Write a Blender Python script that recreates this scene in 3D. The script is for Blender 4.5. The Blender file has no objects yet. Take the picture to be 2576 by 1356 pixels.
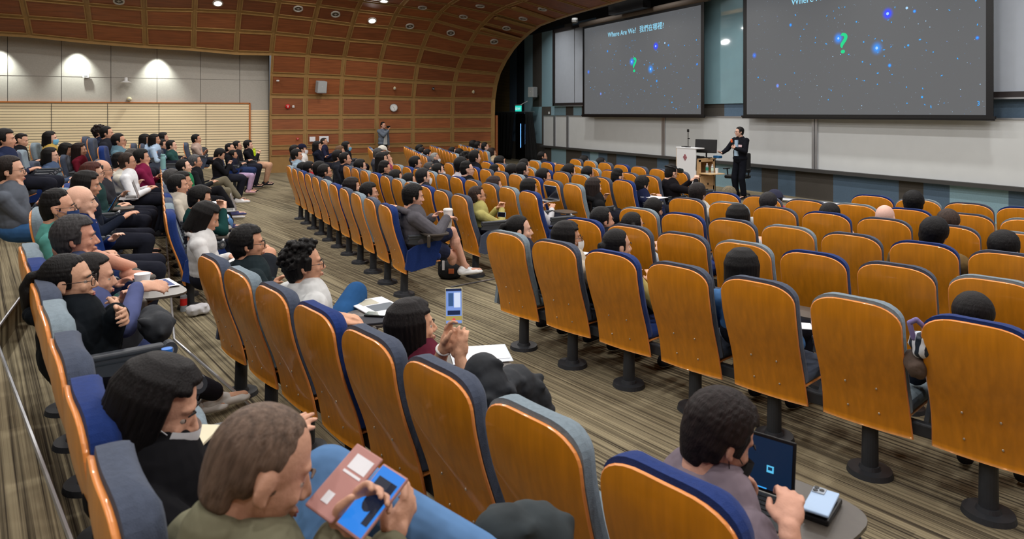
import bpy, math, random
import numpy as np
from mathutils import Vector, Matrix
random.seed(7)
sc = bpy.context.scene
COL = sc.collection
# ------------------------------------------------------------------ camera, world, exposure
FPX, CXP, HYP, CZ = 1750.0, 1288.0, 284.0, 2.1      # focal length in pixels, centre column, horizon row, eye height
_al = math.atan2(851, FPX)
CA_, SA_ = math.cos(_al), math.sin(_al)
cam = bpy.data.cameras.new('camera')
cam.sensor_width = 36.0
cam.lens = FPX * 36.0 / 2576.0
cam.shift_y = -(678 - HYP) / 2576.0
cam.clip_start = 0.05
cam.dof.use_dof = True
cam.dof.focus_distance = 7.5
cam.dof.aperture_fstop = 4.5
camo = bpy.data.objects.new('camera', cam)
COL.objects.link(camo)
camo.location = (0, 0, CZ)
camo.rotation_euler = (math.pi / 2, 0, math.atan2(CA_, SA_))
sc.camera = camo
sc.view_settings.view_transform = 'Standard'
sc.view_settings.look = 'None'
sc.view_settings.gamma = 1.0
sc.view_settings.use_curve_mapping = False
sc.view_settings.exposure = 0.0
sc.cycles.max_bounces = 5
sc.cycles.diffuse_bounces = 3
sc.cycles.glossy_bounces = 2
sc.cycles.transmission_bounces = 3
sc.cycles.sample_clamp_indirect = 4.0
wd = bpy.data.worlds.new('world')
sc.world = wd
wd.use_nodes = True
wd.node_tree.nodes['Background'].inputs[0].default_value = (0.5, 0.52, 0.55, 1)
wd.node_tree.nodes['Background'].inputs[1].default_value = 0.3
# hall lighting: rows of recessed ceiling downlights over the seats (their fittings are built with the ceiling)
LAMP_X = [-22.0, -19.0, -16.0, -13.0, -10.0, -7.0, -4.0, -1.0, 2.0]
LAMP_Y = [-3.2, 0.2, 3.6, 7.0, 10.2]
LAMP_W = 62.0
LAMP_COL = (1.0, 0.965, 0.925)
# ------------------------------------------------------------------ pixel helpers
def ray(x):
    u = (x - CXP) / FPX
    return -CA_ + u * SA_, SA_ + u * CA_
def onY(x, y, Y):
    rx, ry = ray(x); d = Y / ry
    return Vector((rx * d, Y, CZ + (HYP - y) / FPX * d))
def onX(x, y, X):
    rx, ry = ray(x); d = X / rx
    return Vector((X, ry * d, CZ + (HYP - y) / FPX * d))
def onD(x, y, d):
    rx, ry = ray(x)
    return Vector((rx * d, ry * d, CZ + (HYP - y) / FPX * d))
def onZ(x, y, z):
    return onD(x, y, (CZ - z) * FPX / (y - HYP))
# ------------------------------------------------------------------ materials
def lin(c):
    return tuple((v / 255 / 12.92) if v / 255 <= 0.04045 else ((v / 255 + 0.055) / 1.055) ** 2.4 for v in c[:3])
MATS = {}
def mat(name, rgb, rough=0.7, metal=0.0, spec=0.4, noise=0.0, scale=20.0, bump=0.0, bscale=80.0, stretch=(1, 1, 1), emit=0.0, sheen=0.0, alpha=1.0, coat=0.0, rgb2=None):
    if name in MATS: return MATS[name]
    m = bpy.data.materials.new(name); m.use_nodes = True
    nt = m.node_tree; b = nt.nodes['Principled BSDF']
    c = lin(rgb)
    b.inputs['Base Color'].default_value = (*c, 1)
    b.inputs['Roughness'].default_value = rough
    b.inputs['Metallic'].default_value = metal
    b.inputs['Specular IOR Level'].default_value = spec
    if sheen: b.inputs['Sheen Weight'].default_value = sheen
    if coat: b.inputs['Coat Weight'].default_value = coat
    if alpha < 1: b.inputs['Alpha'].default_value = alpha
    if emit:
        b.inputs['Emission Color'].default_value = (*c, 1)
        b.inputs['Emission Strength'].default_value = emit
    if noise or bump:
        tc = nt.nodes.new('ShaderNodeTexCoord'); mp = nt.nodes.new('ShaderNodeMapping')
        mp.inputs['Scale'].default_value = stretch
        nt.links.new(tc.outputs['Object'], mp.inputs['Vector'])
    if noise:
        n = nt.nodes.new('ShaderNodeTexNoise'); n.inputs['Scale'].default_value = scale; n.inputs['Detail'].default_value = 3
        nt.links.new(mp.outputs[0], n.inputs['Vector'])
        r = nt.nodes.new('ShaderNodeValToRGB')
        c2 = lin(rgb2) if rgb2 else c
        r.color_ramp.elements[0].position = 0.3; r.color_ramp.elements[1].position = 0.7
        r.color_ramp.elements[0].color = (*[v * (1 - noise) for v in (c2 if rgb2 else c)], 1)
        r.color_ramp.elements[1].color = (*[min(1, v * (1 + noise)) for v in c], 1)
        nt.links.new(n.outputs['Fac'], r.inputs['Fac'])
        nt.links.new(r.outputs['Color'], b.inputs['Base Color'])
    if bump:
        n2 = nt.nodes.new('ShaderNodeTexNoise'); n2.inputs['Scale'].default_value = bscale; n2.inputs['Detail'].default_value = 2
        nt.links.new(mp.outputs[0], n2.inputs['Vector'])
        bp = nt.nodes.new('ShaderNodeBump'); bp.inputs['Strength'].default_value = bump; bp.inputs['Distance'].default_value = 0.01
        nt.links.new(n2.outputs['Fac'], bp.inputs['Height'])
        nt.links.new(bp.outputs['Normal'], b.inputs['Normal'])
    MATS[name] = m
    return m
def cloth(rgb):
    n = 'cloth_%d_%d_%d' % tuple(rgb[:3])
    return mat(n, rgb, 0.95, spec=0.1, noise=0.14, scale=9, bump=1.0, bscale=11)
def hairm(rgb):
    n = 'hair_%d_%d_%d' % tuple(rgb[:3])
    return mat(n, [v * 0.72 for v in rgb], 0.6, spec=0.22, noise=0.4, scale=40, bump=0.35, bscale=90, stretch=(2.2, 2.2, 0.35))
def skinm(rgb):
    n = 'skin_%d_%d_%d' % tuple(rgb[:3])
    if n in MATS: return MATS[n]
    m = mat(n, (min(255, rgb[0] * 1.03 + 4), min(255, rgb[1] * 1.05 + 8), min(255, rgb[2] * 1.08 + 12)), 0.55, spec=0.35, noise=0.07, scale=12, bump=0.15, bscale=90)
    b = m.node_tree.nodes['Principled BSDF']
    b.inputs['Subsurface Weight'].default_value = 0.0
    return m
M_SHELL = mat('shell_wood', (208, 132, 22), 0.38, spec=0.45, noise=0.14, scale=3.0, stretch=(9, 9, 0.8), coat=0.25)
M_EDGE = mat('shell_edge_wood', (240, 152, 78), 0.3, spec=0.5, coat=0.4)
M_BLUE = mat('fabric_blue', (30, 52, 110), 0.95, spec=0.1, noise=0.1, scale=60, bump=0.3, bscale=300, sheen=0.1)
M_SLATE = mat('fabric_slate', (70, 78, 95), 0.95, spec=0.1, noise=0.1, scale=60, bump=0.3, bscale=300, sheen=0.1)
M_PALE = mat('fabric_pale', (122, 137, 147), 0.95, spec=0.1, noise=0.1, scale=60, bump=0.3, bscale=300, sheen=0.1)
M_PLAST = mat('seat_plastic', (62, 66, 72), 0.45, spec=0.4, noise=0.06, scale=30)
M_METAL = mat('seat_steel', (46, 49, 54), 0.5, spec=0.4, noise=0.06, scale=30)
M_SCREW = mat('screw_steel', (210, 200, 185), 0.3, metal=0.8)
M_TABLET = mat('tablet_laminate', (72, 66, 60), 0.35, spec=0.5, noise=0.1, scale=20)
M_WHITE = mat('white_plastic', (225, 226, 226), 0.5, noise=0.02, scale=10)
M_PAPER = mat('paper', (225, 226, 232), 0.8, noise=0.04, scale=12)
M_BLACK = mat('black_plastic', (18, 18, 20), 0.4, noise=0.1, scale=20)
M_DARKSCR = mat('dark_screen', (10, 14, 26), 0.15, spec=0.6)
M_SILVER = mat('aluminium', (190, 193, 198), 0.35, metal=0.8)
M_GREYP = mat('grey_plastic', (150, 152, 154), 0.6, noise=0.03, scale=10)
M_EYEW = mat('eye_white', (176, 164, 154), 0.4)
M_EYEB = mat('eye_dark', (30, 20, 16), 0.2)
M_GLS = mat('spectacle_metal', (60, 52, 48), 0.3, metal=0.6)
M_LIP = mat('lip_skin', (170, 96, 86), 0.5, noise=0.05, scale=40)
# ------------------------------------------------------------------ mesh helper
class MB:
    def __init__(s): s.v = []; s.f = []; s.m = []
    def add(s, vs, fs, mi=0):
        o = len(s.v); s.v += [tuple(v) for v in vs]
        for f in fs: s.f.append(tuple(i + o for i in f)); s.m.append(mi)
    def box(s, c, d, rz=0.0, mi=0, M=None):
        x, y, z = d[0] / 2, d[1] / 2, d[2] / 2
        vs = [Vector((a * x, b * y, e * z)) for a in (-1, 1) for b in (-1, 1) for e in (-1, 1)]
        R = M if M is not None else Matrix.Rotation(rz, 3, 'Z')
        vs = [R @ v + Vector(c) for v in vs]
        s.add(vs, [(0, 1, 3, 2), (4, 6, 7, 5), (0, 4, 5, 1), (2, 3, 7, 6), (0, 2, 6, 4), (1, 5, 7, 3)], mi)
    def rbox(s, c, d, r=0.02, n=3, M=None, mi=0):
        r = min(r, min(d) / 2 * 0.99)
        ix = [d[i] / 2 - r for i in range(3)]
        ts = [math.tan(math.radians(-45 + 90 * k / n)) for k in range(n + 1)]
        rows = [-1.0] * 0
        g = [t for t in ts]
        def pt(a, b, e):
            # a,b,e in [-1,1] with the rounding grid
            v = Vector((a, b, e)); nrm = v.normalized()
            q = Vector([(1 if w > 1e-6 else -1 if w < -1e-6 else 0) * ix[i] if abs(w) > 1e-6 else 0 for i, w in enumerate(v)])
            return q + nrm * r
        vs = []; fs = []
        for ax in range(3):
            for sg in (-1, 1):
                o = len(vs); gg = sorted(set([round(t, 6) for t in g if abs(t) > 1e-6] + ([-1e-3, 1e-3])))
                m = len(gg)
                for a in gg:
                    for b in gg:
                        p = [0, 0, 0]; p[ax] = sg; p[(ax + 1) % 3] = a; p[(ax + 2) % 3] = b
                        vs.append(pt(*p))
                for i in range(m - 1):
                    for j in range(m - 1):
                        q = (o + i * m + j, o + (i + 1) * m + j, o + (i + 1) * m + j + 1, o + i * m + j + 1)
                        fs.append(q if sg > 0 else q[::-1])
        if M is not None: vs = [M @ v for v in vs]
        s.add([v + Vector(c) for v in vs], fs, mi)
    def ell(s, c, r, nu=16, nv=10, M=None, mi=0):
        if not hasattr(r, '__len__'): r = (r, r, r)
        vs = [Vector((0, 0, r[2]))]
        for j in range(1, nv):
            t = math.pi * j / nv
            for i in range(nu):
                a = 2 * math.pi * i / nu
                vs.append(Vector((r[0] * math.sin(t) * math.cos(a), r[1] * math.sin(t) * math.sin(a), r[2] * math.cos(t))))
        vs.append(Vector((0, 0, -r[2])))
        fs = [(0, 1 + i, 1 + (i + 1) % nu) for i in range(nu)]
        for j in range(nv - 2):
            for i in range(nu):
                a = 1 + j * nu + i; b = 1 + j * nu + (i + 1) % nu
                fs.append((a, a + nu, b + nu, b))
        L = len(vs) - 1; o = 1 + (nv - 2) * nu
        fs += [(o + i, L, o + (i + 1) % nu) for i in range(nu)]
        if M is not None: vs = [M @ v for v in vs]
        s.add([v + Vector(c) for v in vs], fs, mi)
    def cap(s, p, q, r0, r1=None, n=12, flat=1.0, up=None, mi=0, ends=True):
        """tapered limb with round ends"""
        r1 = r0 if r1 is None else r1
        p = Vector(p); q = Vector(q); d = q - p
        L = d.length
        if L < 1e-6: s.ell(p, r0, n, 6, mi=mi); return
        z = d / L
        u = Vector(up) if up else (Vector((0, 0, 1)) if abs(z.z) < 0.9 else Vector((1, 0, 0)))
        x = u.cross(z)
        if x.length < 1e-4: x = Vector((1, 0, 0)).cross(z)
        x.normalize(); y = z.cross(x)
        prof = []
        if ends:
            for k in range(1, 4):
                t = math.pi / 2 * k / 4; prof.append((-r0 * math.cos(t), r0 * math.sin(t)))
        prof += [(0, r0), (L, r1)]
        if ends:
            for k in range(1, 4):
                t = math.pi / 2 * k / 4; prof.append((L + r1 * math.sin(t), r1 * math.cos(t)))
        vs = []
        vs.append(p - z * (r0 if ends else 0))
        for h, r in prof:
            for i in range(n):
                a = 2 * math.pi * i / n
                vs.append(p + z * h + x * (r * math.cos(a)) + y * (r * flat * math.sin(a)))
        vs.append(q + z * (r1 if ends else 0))
        fs = [(0, 1 + (i + 1) % n, 1 + i) for i in range(n)]
        m = len(prof)
        for j in range(m - 1):
            for i in range(n):
                a = 1 + j * n + i; b = 1 + j * n + (i + 1) % n
                fs.append((a, b, b + n, a + n))
        Lx = len(vs) - 1; o = 1 + (m - 1) * n
        fs += [(o + i, o + (i + 1) % n, Lx) for i in range(n)]
        s.add(vs, fs, mi)
    def cyl(s, p, q, r, r1=None, n=20, mi=0): s.cap(p, q, r, r1, n=n, mi=mi, ends=False)
    def path(s, pts, r, n=8, mi=0):
        for a, b in zip(pts[:-1], pts[1:]): s.cap(a, b, r, r, n=n, mi=mi)
    def quad(s, a, b, c, d, mi=0): s.add([a, b, c, d], [(0, 1, 2, 3)], mi)
    def prism(s, poly, axis, a, b, mi=0):
        """poly: 2D points in the other two axes, extruded along axis from a to b"""
        n = len(poly)
        def mk(p, h):
            return {'x': (h, p[0], p[1]), 'y': (p[0], h, p[1]), 'z': (p[0], p[1], h)}[axis]
        vs = [mk(p, a) for p in poly] + [mk(p, b) for p in poly]
        fs = [tuple(range(n))[::-1], tuple(range(n, 2 * n))] + [(i, (i + 1) % n, (i + 1) % n + n, i + n) for i in range(n)]
        s.add(vs, fs, mi)
    def mesh(s, name, mats, smooth=False):
        me = bpy.data.meshes.new(name)
        me.from_pydata(s.v, [], s.f)
        for m in (mats if isinstance(mats, (list, tuple)) else [mats]): me.materials.append(m)
        if len(set(s.m)) > 1: me.polygons.foreach_set('material_index', s.m)
        if smooth: me.polygons.foreach_set('use_smooth', [True] * len(me.polygons))
        me.update()
        return me
    def obj(s, name, mats, parent=None, smooth=False, loc=None):
        return mk(name, s.mesh(name, mats, smooth), parent, loc)
def mk(name, me, parent=None, loc=None):
    o = bpy.data.objects.new(name, me); COL.objects.link(o)
    if parent is not None: o.parent = parent
    if loc is not None: o.location = loc
    return o
def tag(o, label, cat, group=None, kind=None):
    o['label'] = label; o['category'] = cat
    if group: o['group'] = group
    if kind: o['kind'] = kind
    return o
def thing(name, label, cat, loc=(0, 0, 0), rz=0.0, group=None):
    o = bpy.data.objects.new(name, None); COL.objects.link(o)
    o.location = loc; o.rotation_euler = (0, 0, rz); o.empty_display_size = 0.1
    return tag(o, label, cat, group)
def struct(o):
    o['kind'] = 'structure'; return o
TMP = bpy.data.objects.new('tmp', None)
def remesh(mb, name, voxel, smooth=3, mats=None):
    """one continuous skin over overlapping forms"""
    me = mb.mesh(name + '_raw', [])
    o = bpy.data.objects.new('tmp_r', me); COL.objects.link(o)
    m = o.modifiers.new('r', 'REMESH'); m.mode = 'VOXEL'; m.voxel_size = voxel; m.use_smooth_shade = True
    if smooth:
        k = o.modifiers.new('s', 'SMOOTH'); k.iterations = smooth; k.factor = 0.5
    dg = bpy.context.evaluated_depsgraph_get()
    out = bpy.data.meshes.new_from_object(o.evaluated_get(dg))
    out.name = name
    out.materials.clear()
    for q in (mats or [None]): out.materials.append(q)
    bpy.data.objects.remove(o); bpy.data.meshes.remove(me)
    out.polygons.foreach_set('use_smooth', [True] * len(out.polygons))
    return out
# ================================================================== PEOPLE
def basis(fwd, up):
    """3x3 with columns x (side), y (forward), z (up)"""
    y = Vector(fwd).normalized(); z = Vector(up); z = (z - y * z.dot(y)).normalized(); x = y.cross(z)
    return Matrix((x, y, z)).transposed()
def ik(a, t, l1, l2, pole):
    a = Vector(a); t = Vector(t); d = t - a; L = d.length
    mx = (l1 + l2) * 0.995
    if L > mx: t = a + d * (mx / L); d = t - a; L = mx
    L = max(L, abs(l1 - l2) + 0.02)
    c = (l1 * l1 + L * L - l2 * l2) / (2 * l1 * L); c = max(-1, min(1, c))
    u = d.normalized(); p = Vector(pole); p = (p - u * p.dot(u))
    if p.length < 1e-4: p = Vector((0, 0, -1))
    p.normalize()
    return a + u * (l1 * c) + p * (l1 * math.sqrt(max(0, 1 - c * c))), t
def hand(b, wrist, fwd, palm, side, curl=0.35, n=8, spread=1.0, thumb=0.5):
    """palm with four unequal fingers and a thumb leaving its side; fwd along the fingers, palm = direction the palm faces"""
    M = basis(fwd, -Vector(palm)); X, Y, Z = M.col[0], M.col[1], M.col[2]
    w = Vector(wrist)
    P = lambda x, y, z: w + X * (x * side) + Y * y + Z * z
    b.ell(P(0, 0.050, 0), (0.038, 0.050, 0.0155), 14, 10, M=M)
    b.cap(P(0, -0.02, 0), P(0, 0.03, 0), 0.025, 0.028, n=12, flat=0.75)
    for x, L, k in ((-0.029, 0.066, 0.95), (-0.010, 0.078, 1.0), (0.010, 0.073, 1.05), (0.028, 0.056, 1.15)):
        a = curl * 0.6 * k; p = P(x, 0.082, 0.002); r = 0.0092
        ang = 0.0; pts = [p]
        for i, f in enumerate((0.44, 0.32, 0.24)):
            ang += a * (1.0 if i == 0 else 1.35)
            d = Y * math.cos(ang) - Z * math.sin(ang) + X * side * x * 2.0 * spread * math.cos(ang)
            p = p + d.normalized() * (L * f); pts.append(p)
        for i in range(3): b.cap(pts[i], pts[i + 1], r - i * 0.0009, r - (i + 1) * 0.0009, n=n)
    t0 = P(-0.028, 0.022, -0.004); t1 = P(-0.052 + 0.012 * thumb, 0.052, -0.014 - 0.014 * thumb); t2 = P(-0.060 + 0.03 * thumb, 0.080, -0.020 - 0.02 * thumb)
    b.cap(t0, t1, 0.0145, 0.0115, n=n); b.cap(t1, t2, 0.0112, 0.0088, n=n)
HC = Vector((0, -0.012, 0.028)); HR = Vector((0.077, 0.097, 0.092))
def head_mesh(b, M, o, fem=False):
    """adds a head: o = point between the ears, M = 3x3 orientation"""
    P = lambda x, y, z: Vector(o) + M @ Vector((x, y, z))
    f = 0.95 if fem else 1.0
    b.ell(P(*HC), tuple(HR), 22, 16, M=M)
    b.ell(P(0, 0.018, -0.020), (0.066 * f, 0.076, 0.082), 20, 14, M=M)
    b.ell(P(0, 0.032, -0.066), (0.051 * f, 0.050, 0.042), 16, 12, M=M)
    b.ell(P(0, 0.072, -0.098), (0.021, 0.016, 0.017), 12, 8, M=M)
    b.ell(P(0, 0.066, 0.026), (0.050, 0.026, 0.020), 14, 8, M=M)
    for s in (-1, 1):
        b.ell(P(0.036 * s, 0.062, -0.026), (0.022, 0.020, 0.021), 12, 8, M=M)
        b.ell(P(0.078 * s, -0.008, -0.006), (0.009, 0.019, 0.032), 12, 8, M=M @ Matrix.Rotation(0.25 * s, 3, 'Z') @ Matrix.Rotation(-0.2, 3, 'X'))
        b.ell(P(0.079 * s, -0.002, -0.030), (0.007, 0.010, 0.011), 8, 6, M=M)
        b.ell(P(0.011 * s, 0.098, -0.034), (0.0085, 0.010, 0.008), 8, 6, M=M)
    b.cap(P(0, 0.086, 0.012), P(0, 0.109, -0.028), 0.0085, 0.0115, n=10)
    b.ell(P(0, 0.092, -0.059), (0.023, 0.0105, 0.0065), 12, 6, M=M)
    b.ell(P(0, 0.090, -0.070), (0.019, 0.0105, 0.0070), 12, 6, M=M)
EYES = {}
def face_parts(parent, M, o, hair_rgb, lod):
    T = Matrix.Translation(Vector(o)) @ M.to_4x4()
    if 'eye' not in EYES:
        b = MB(); b.ell((0, 0, 0), (0.0125, 0.0115, 0.0095), 12, 8); b.ell((0, 0.0085, 0), (0.0062, 0.0045, 0.0062), 10, 6, mi=1); EYES['eye'] = b.mesh('eye', [M_EYEW, M_EYEB], True)
        b = MB(); b.cap((-0.022, 0, -.001), (-.004, 0.004, 0.003), 0.003, 0.0042, n=6); b.cap((-.004, .004, .003), (0.018, -0.006, -0.002), 0.0042, 0.0022, n=6); EYES['brow'] = b.mesh('eyebrow', [None], True)
        b = MB(); b.ell((0, 0, 0.0035), (0.019, 0.0055, 0.0035), 12, 6); b.ell((0, 0, -0.0045), (0.016, 0.006, 0.0045), 12, 6); EYES['lip'] = b.mesh('lips', [M_LIP], True)
    for s in (-1, 1):
        e = mk('eye', EYES['eye'], parent); e.matrix_local = T @ Matrix.Translation((0.032 * s, 0.0685, -0.003))
        q = mk('eyebrow', EYES['brow'], parent); q.matrix_local = T @ Matrix.Translation((0.034 * s, 0.089, 0.021)) @ Matrix.Diagonal((s, 1, 1, 1))
        q.material_slots[0].link = 'OBJECT'; q.material_slots[0].material = hairm(hair_rgb)
    q = mk('lips', EYES['lip'], parent); q.matrix_local = T @ Matrix.Translation((0, 0.0985, -0.0635))
def glasses(parent, M, o, m=None, sun=False):
    if 'gl' not in EYES:
        b = MB()
        for s in (-1, 1):
            pts = [(s * 0.034 + 0.026 * math.cos(a), 0.108 - abs(s * 0.034 + 0.026 * math.cos(a)) * 0.12, -0.004 + 0.020 * math.sin(a)) for a in [i * math.pi / 8 for i in range(17)]]
            b.path(pts, 0.0019, n=6)
            b.path([(s * 0.060, 0.101, 0.004), (s * 0.079, 0.05, 0.006), (s * 0.084, -0.005, 0.006), (s * 0.08, -0.03, -0.01)], 0.0018, n=6)
        b.cap((-0.008, 0.107, 0), (0.008, 0.107, 0), 0.0018, n=6)
        EYES['gl'] = b.mesh('spectacles', [M_GLS], True)
    g = mk('spectacles', EYES['gl'], parent); g.matrix_local = Matrix.Translation(Vector(o)) @ M.to_4x4(); return g
def face_mask(parent, M, o, rgb):
    key = 'mask%s' % (rgb,)
    if key not in EYES:
        b = MB(); n = 14; m = 8; vs = []
        for j in range(m + 1):
            z = -0.018 - 0.092 * j / m
            for i in range(n + 1):
                a = math.radians(-75 + 150 * i / n)
                R = 0.075 + 0.005 * math.sin(math.pi * j / m); yy = 0.038 + (0.090 - 0.018 * (j / m) ** 2) * math.cos(a) * 0.95 + 0.008 * math.cos(a) ** 6 * math.sin(math.pi * j / m)
                vs.append((R * math.sin(a) * (1 - 0.18 * (j / m) ** 2), yy, z))
        b.add(vs, [(j * (n + 1) + i, (j + 1) * (n + 1) + i, (j + 1) * (n + 1) + i + 1, j * (n + 1) + i + 1) for j in range(m) for i in range(n)])
        for s in (-1, 1): b.path([(s * .068, .05, -.03), (s * .082, 0, -.005)], .0015, n=5); b.path([(s * .06, .05, -.095), (s * .082, -.01, -.03)], .0015, n=5)
        EYES[key] = b.mesh('face_mask', [mat('mask_%d_%d_%d' % rgb, rgb, 0.8, noise=.04, scale=20)], True)
    g = mk('face_mask', EYES[key], parent); g.matrix_local = Matrix.Translation(Vector(o)) @ M.to_4x4(); return g
def hairline(az):
    az = abs(az)
    pts = [(0, 42), (45, 46), (68, 62), (78, 92), (90, 97), (100, 92), (125, 116), (150, 129), (180, 132)]
    for (a, v), (b_, w) in zip(pts[:-1], pts[1:]):
        if az <= b_: return v + (w - v) * (az - a) / (b_ - a)
    return 132
def scalp(az, th, off=0.0):
    a = math.radians(az); t = math.radians(th)
    return HC + Vector(((HR.x + off) * math.sin(t) * math.sin(a), (HR.y + off) * math.sin(t) * math.cos(a), (HR.z + off) * math.cos(t)))
HAIRS = {}
def hair_mesh(style, lod):
    """hair in head coordinates, grown as locks over the scalp and fused into one mass"""
    key = (style, lod)
    if key in HAIRS: return HAIRS[key]
    rnd = random.Random(hash(style) % 1000 if False else sum(ord(c) for c in style))
    b = MB(); vox = {0: 0.0042, 1: 0.006, 2: 0.0085}[lod]; n = 7
    def locks(r, lift, vol, comb, top=0, step=11):
        for th in range(4, 136, step):
            lift_ = lift - max(0, th - 88) * .00022; vol_ = vol * (1 if th < 95 else .3)
            cnt = max(1, int(2 * math.pi * math.sin(math.radians(th)) * 0.095 / (r * 1.15)))
            for i in range(cnt):
                az = -180 + 360 * (i + 0.5 * (th % 2)) / cnt + rnd.uniform(-4, 4)
                lim = hairline(az)
                if th > lim: continue
                p = scalp(az, th, lift_); v = rnd.uniform(0.4, 1) * vol_
                q = scalp(az + comb[0] * rnd.uniform(.6, 1.2), min(lim + 4, th + comb[1] * rnd.uniform(.6, 1.3)), lift_ + v)
                b.cap(p, q, r, r * 0.62, n=n)
    def nape(lift, r, ears=False, short=False):
        for az in range(-180, 180, 9):
            if abs(az) < 104: continue
            p = scalp(az, 104, lift); w = 1 - .10 * (1 if abs(az) > 130 else 0)
            if short:
                p = scalp(az, 90, lift); e_ = -.056 if abs(az) > 128 else -.02; b.path([p, (p.x * .99, p.y * .98, -.002), (p.x * .95, p.y * .93, e_ * .5), (p.x * .84, p.y * .83, e_)], r, n=n); continue
            b.path([p, (p.x * .97, p.y * .93, -.028), (p.x * .84 * w, p.y * .80, -.060 if abs(az) > 125 else -.045), (p.x * .70, p.y * .66, -.086 if abs(az) > 140 else -.055)], r, n=n)
        for s_ in (-1, 1):
            for az in (70, 77, 84) + ((92, 100) if ears else ()):
                p = scalp(az * s_, 84, lift); b.cap(p, (p.x * 1.0, p.y, -.016 if az < 86 else .004), r * .8, r * .55, n=n)
    if style == 'buzz': locks(0.022, -0.0185, 0.0, (0, 5), step=7); locks(0.020, -0.0165, 0.0, (9, 2), step=6); nape(-.016, .0195, short=True)
    elif style == 'short': locks(0.022, -0.012, 0.0, (0, 6)); locks(0.015, 0.0, 0.005, (7, 20)); nape(-.006, .016)
    elif style == 'brush': locks(0.022, -0.014, 0.0, (0, 5)); nape(-.012, .017); [b.cap(scalp(az, th, -.002), scalp(az + 4, max(0, th - 14), .014), .013, .007, n=n) for th in (8, 20, 32, 44, 56) for az in range(-180, 180, max(14, int(700 / (th + 10)))) if th < hairline(az)]
    elif style == 'mop': locks(0.022, -0.010, 0.0, (0, 6)); locks(0.016, 0.006, 0.007, (12, 24)); nape(.002, .017, True); [b.cap(scalp(a, 34, .010), scalp(a + 7, 58, .010), .015, .008, n=n) for a in range(-48, 50, 12)]
    elif style == 'balding':
        for a in list(range(60, 300, 9)):
            az = a - 360 if a > 180 else a
            for th in (72, 86, 100, 114):
                if th < hairline(az): b.cap(scalp(az, th, -.004), scalp(az, th + 10, -.002), .013, .01, n=n)
    elif style == 'thin':
        locks(0.018, -0.014, 0.0, (0, 12)); nape(-.010, .015)
        for a in range(-60, 61, 15): b.cap(scalp(a, 30, .004), scalp(a + 20, 50, .006), .009, .006, n=n)
    elif style == 'curly':
        for i in range(330):
            az = rnd.uniform(-180, 180); th = math.degrees(math.acos(rnd.uniform(-0.55, 1)))
            if th > hairline(az) + 2: continue
            p = scalp(az, th, rnd.uniform(0.0, 0.034)); b.ell(p, rnd.uniform(.011, .018), 8, 6)
        locks(0.016, -0.002, 0.008, (0, 12)); nape(.006, .019, True)
    elif style in ('bob', 'long', 'longw', 'pony', 'bun', 'twin'):
        zend = {'bob': -0.125, 'long': -0.30, 'longw': -0.34}.get(style, 0)
        if style in ('pony', 'bun', 'twin'):
            locks(0.020, -0.010, 0.0, (0, 6)); locks(0.015, -0.005, 0.003, (0, 16)); nape(-.006, .016)
            if style == 'bun': 
                b.ell((0, -0.118, 0.0), (0.038, 0.034, 0.036), 14, 10)
                for i in range(10): a = i * .63; b.ell((0.022 * math.cos(a), -.135, .022 * math.sin(a)), .014, 8, 6)
            elif style == 'pony':
                b.path([(0, -.10, .04), (0, -.135, .035), (0, -.16, -.01), (0, -.155, -.08), (0, -.14, -.15)], .026, n=9)
                b.ell((0, -.15, -.05), (.036, .03, .07), 12, 8)
            else:
                for s in (-1, 1): b.path([(s * .07, -.06, .03), (s * .10, -.085, .0), (s * .10, -.08, -.08)], .018, n=8)
        else:
            for az in range(-180, 180, 11):
                if abs(az) < 64 :
                    pts = [scalp(az * .4, 8, .004), scalp(az * .8, 28, .010), scalp(az * 1.05, 48 if abs(az) < 40 else 62, .010)]
                    if style != 'longw': b.path(pts, .0135, n=n); continue
                    else: b.path(pts[:2], .0135, n=n); continue
                pts = [scalp(az, 6, .003), scalp(az, 30, .008), scalp(az, 56, .011), scalp(az, 84, .012)]
                if abs(az) > 95: pts.append(scalp(az, 104, .012))
                L = pts[-1]; ze = zend + rnd.uniform(-.012, .012)
                if style != 'bob' and abs(az) > 128: ze = max(ze, -.19)
                if abs(az) < 82: ze = max(ze, -0.10 if style == 'bob' else -.16)
                k = 4
                for j in range(1, k + 1):
                    t = j / k; z = L.z + (ze - L.z) * t
                    xx = L.x * (1 - .10 * t + (.10 * math.sin(3 * t + az) if style == 'longw' else 0)); yy = L.y * (1 - .12 * t) - (.02 * t if abs(az) > 120 else 0)
                    if style == 'bob': xx *= 1 - .08 * t
                    pts.append(Vector((xx, yy, z)))
                b.path(pts, .0155, n=n)
            b.ell((0, -.03, .02), (.078, .088, .088), 14, 10)
            if style != 'bob':
                b.ell((0, -.075, -.11), (.070, .035, .11), 14, 10)
    HAIRS[key] = remesh(b, 'hair', vox, {0: 4, 1: 3, 2: 2}[lod] + (3 if style == 'buzz' else 0), [None])
    return HAIRS[key]
def cap_mesh(rgb):
    key = 'cap%s' % (rgb,)
    if key not in EYES:
        b = MB(); vs = []; n = 24
        for j in range(8):
            th = 3 + j * 11
            for i in range(n): p = scalp(360 * i / n, th, .016); vs.append(p)
        b.add(vs, [(j * n + i, j * n + (i + 1) % n, (j + 1) * n + (i + 1) % n, (j + 1) * n + i) for j in range(7) for i in range(n)])
        b.add(vs[:n], [tuple(range(n))])
        b.ell((0, .12, .035), (.07, .065, .006), 18, 6)
        EYES[key] = b.mesh('cap', [cloth(rgb)], True)
    return EYES[key]
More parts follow.
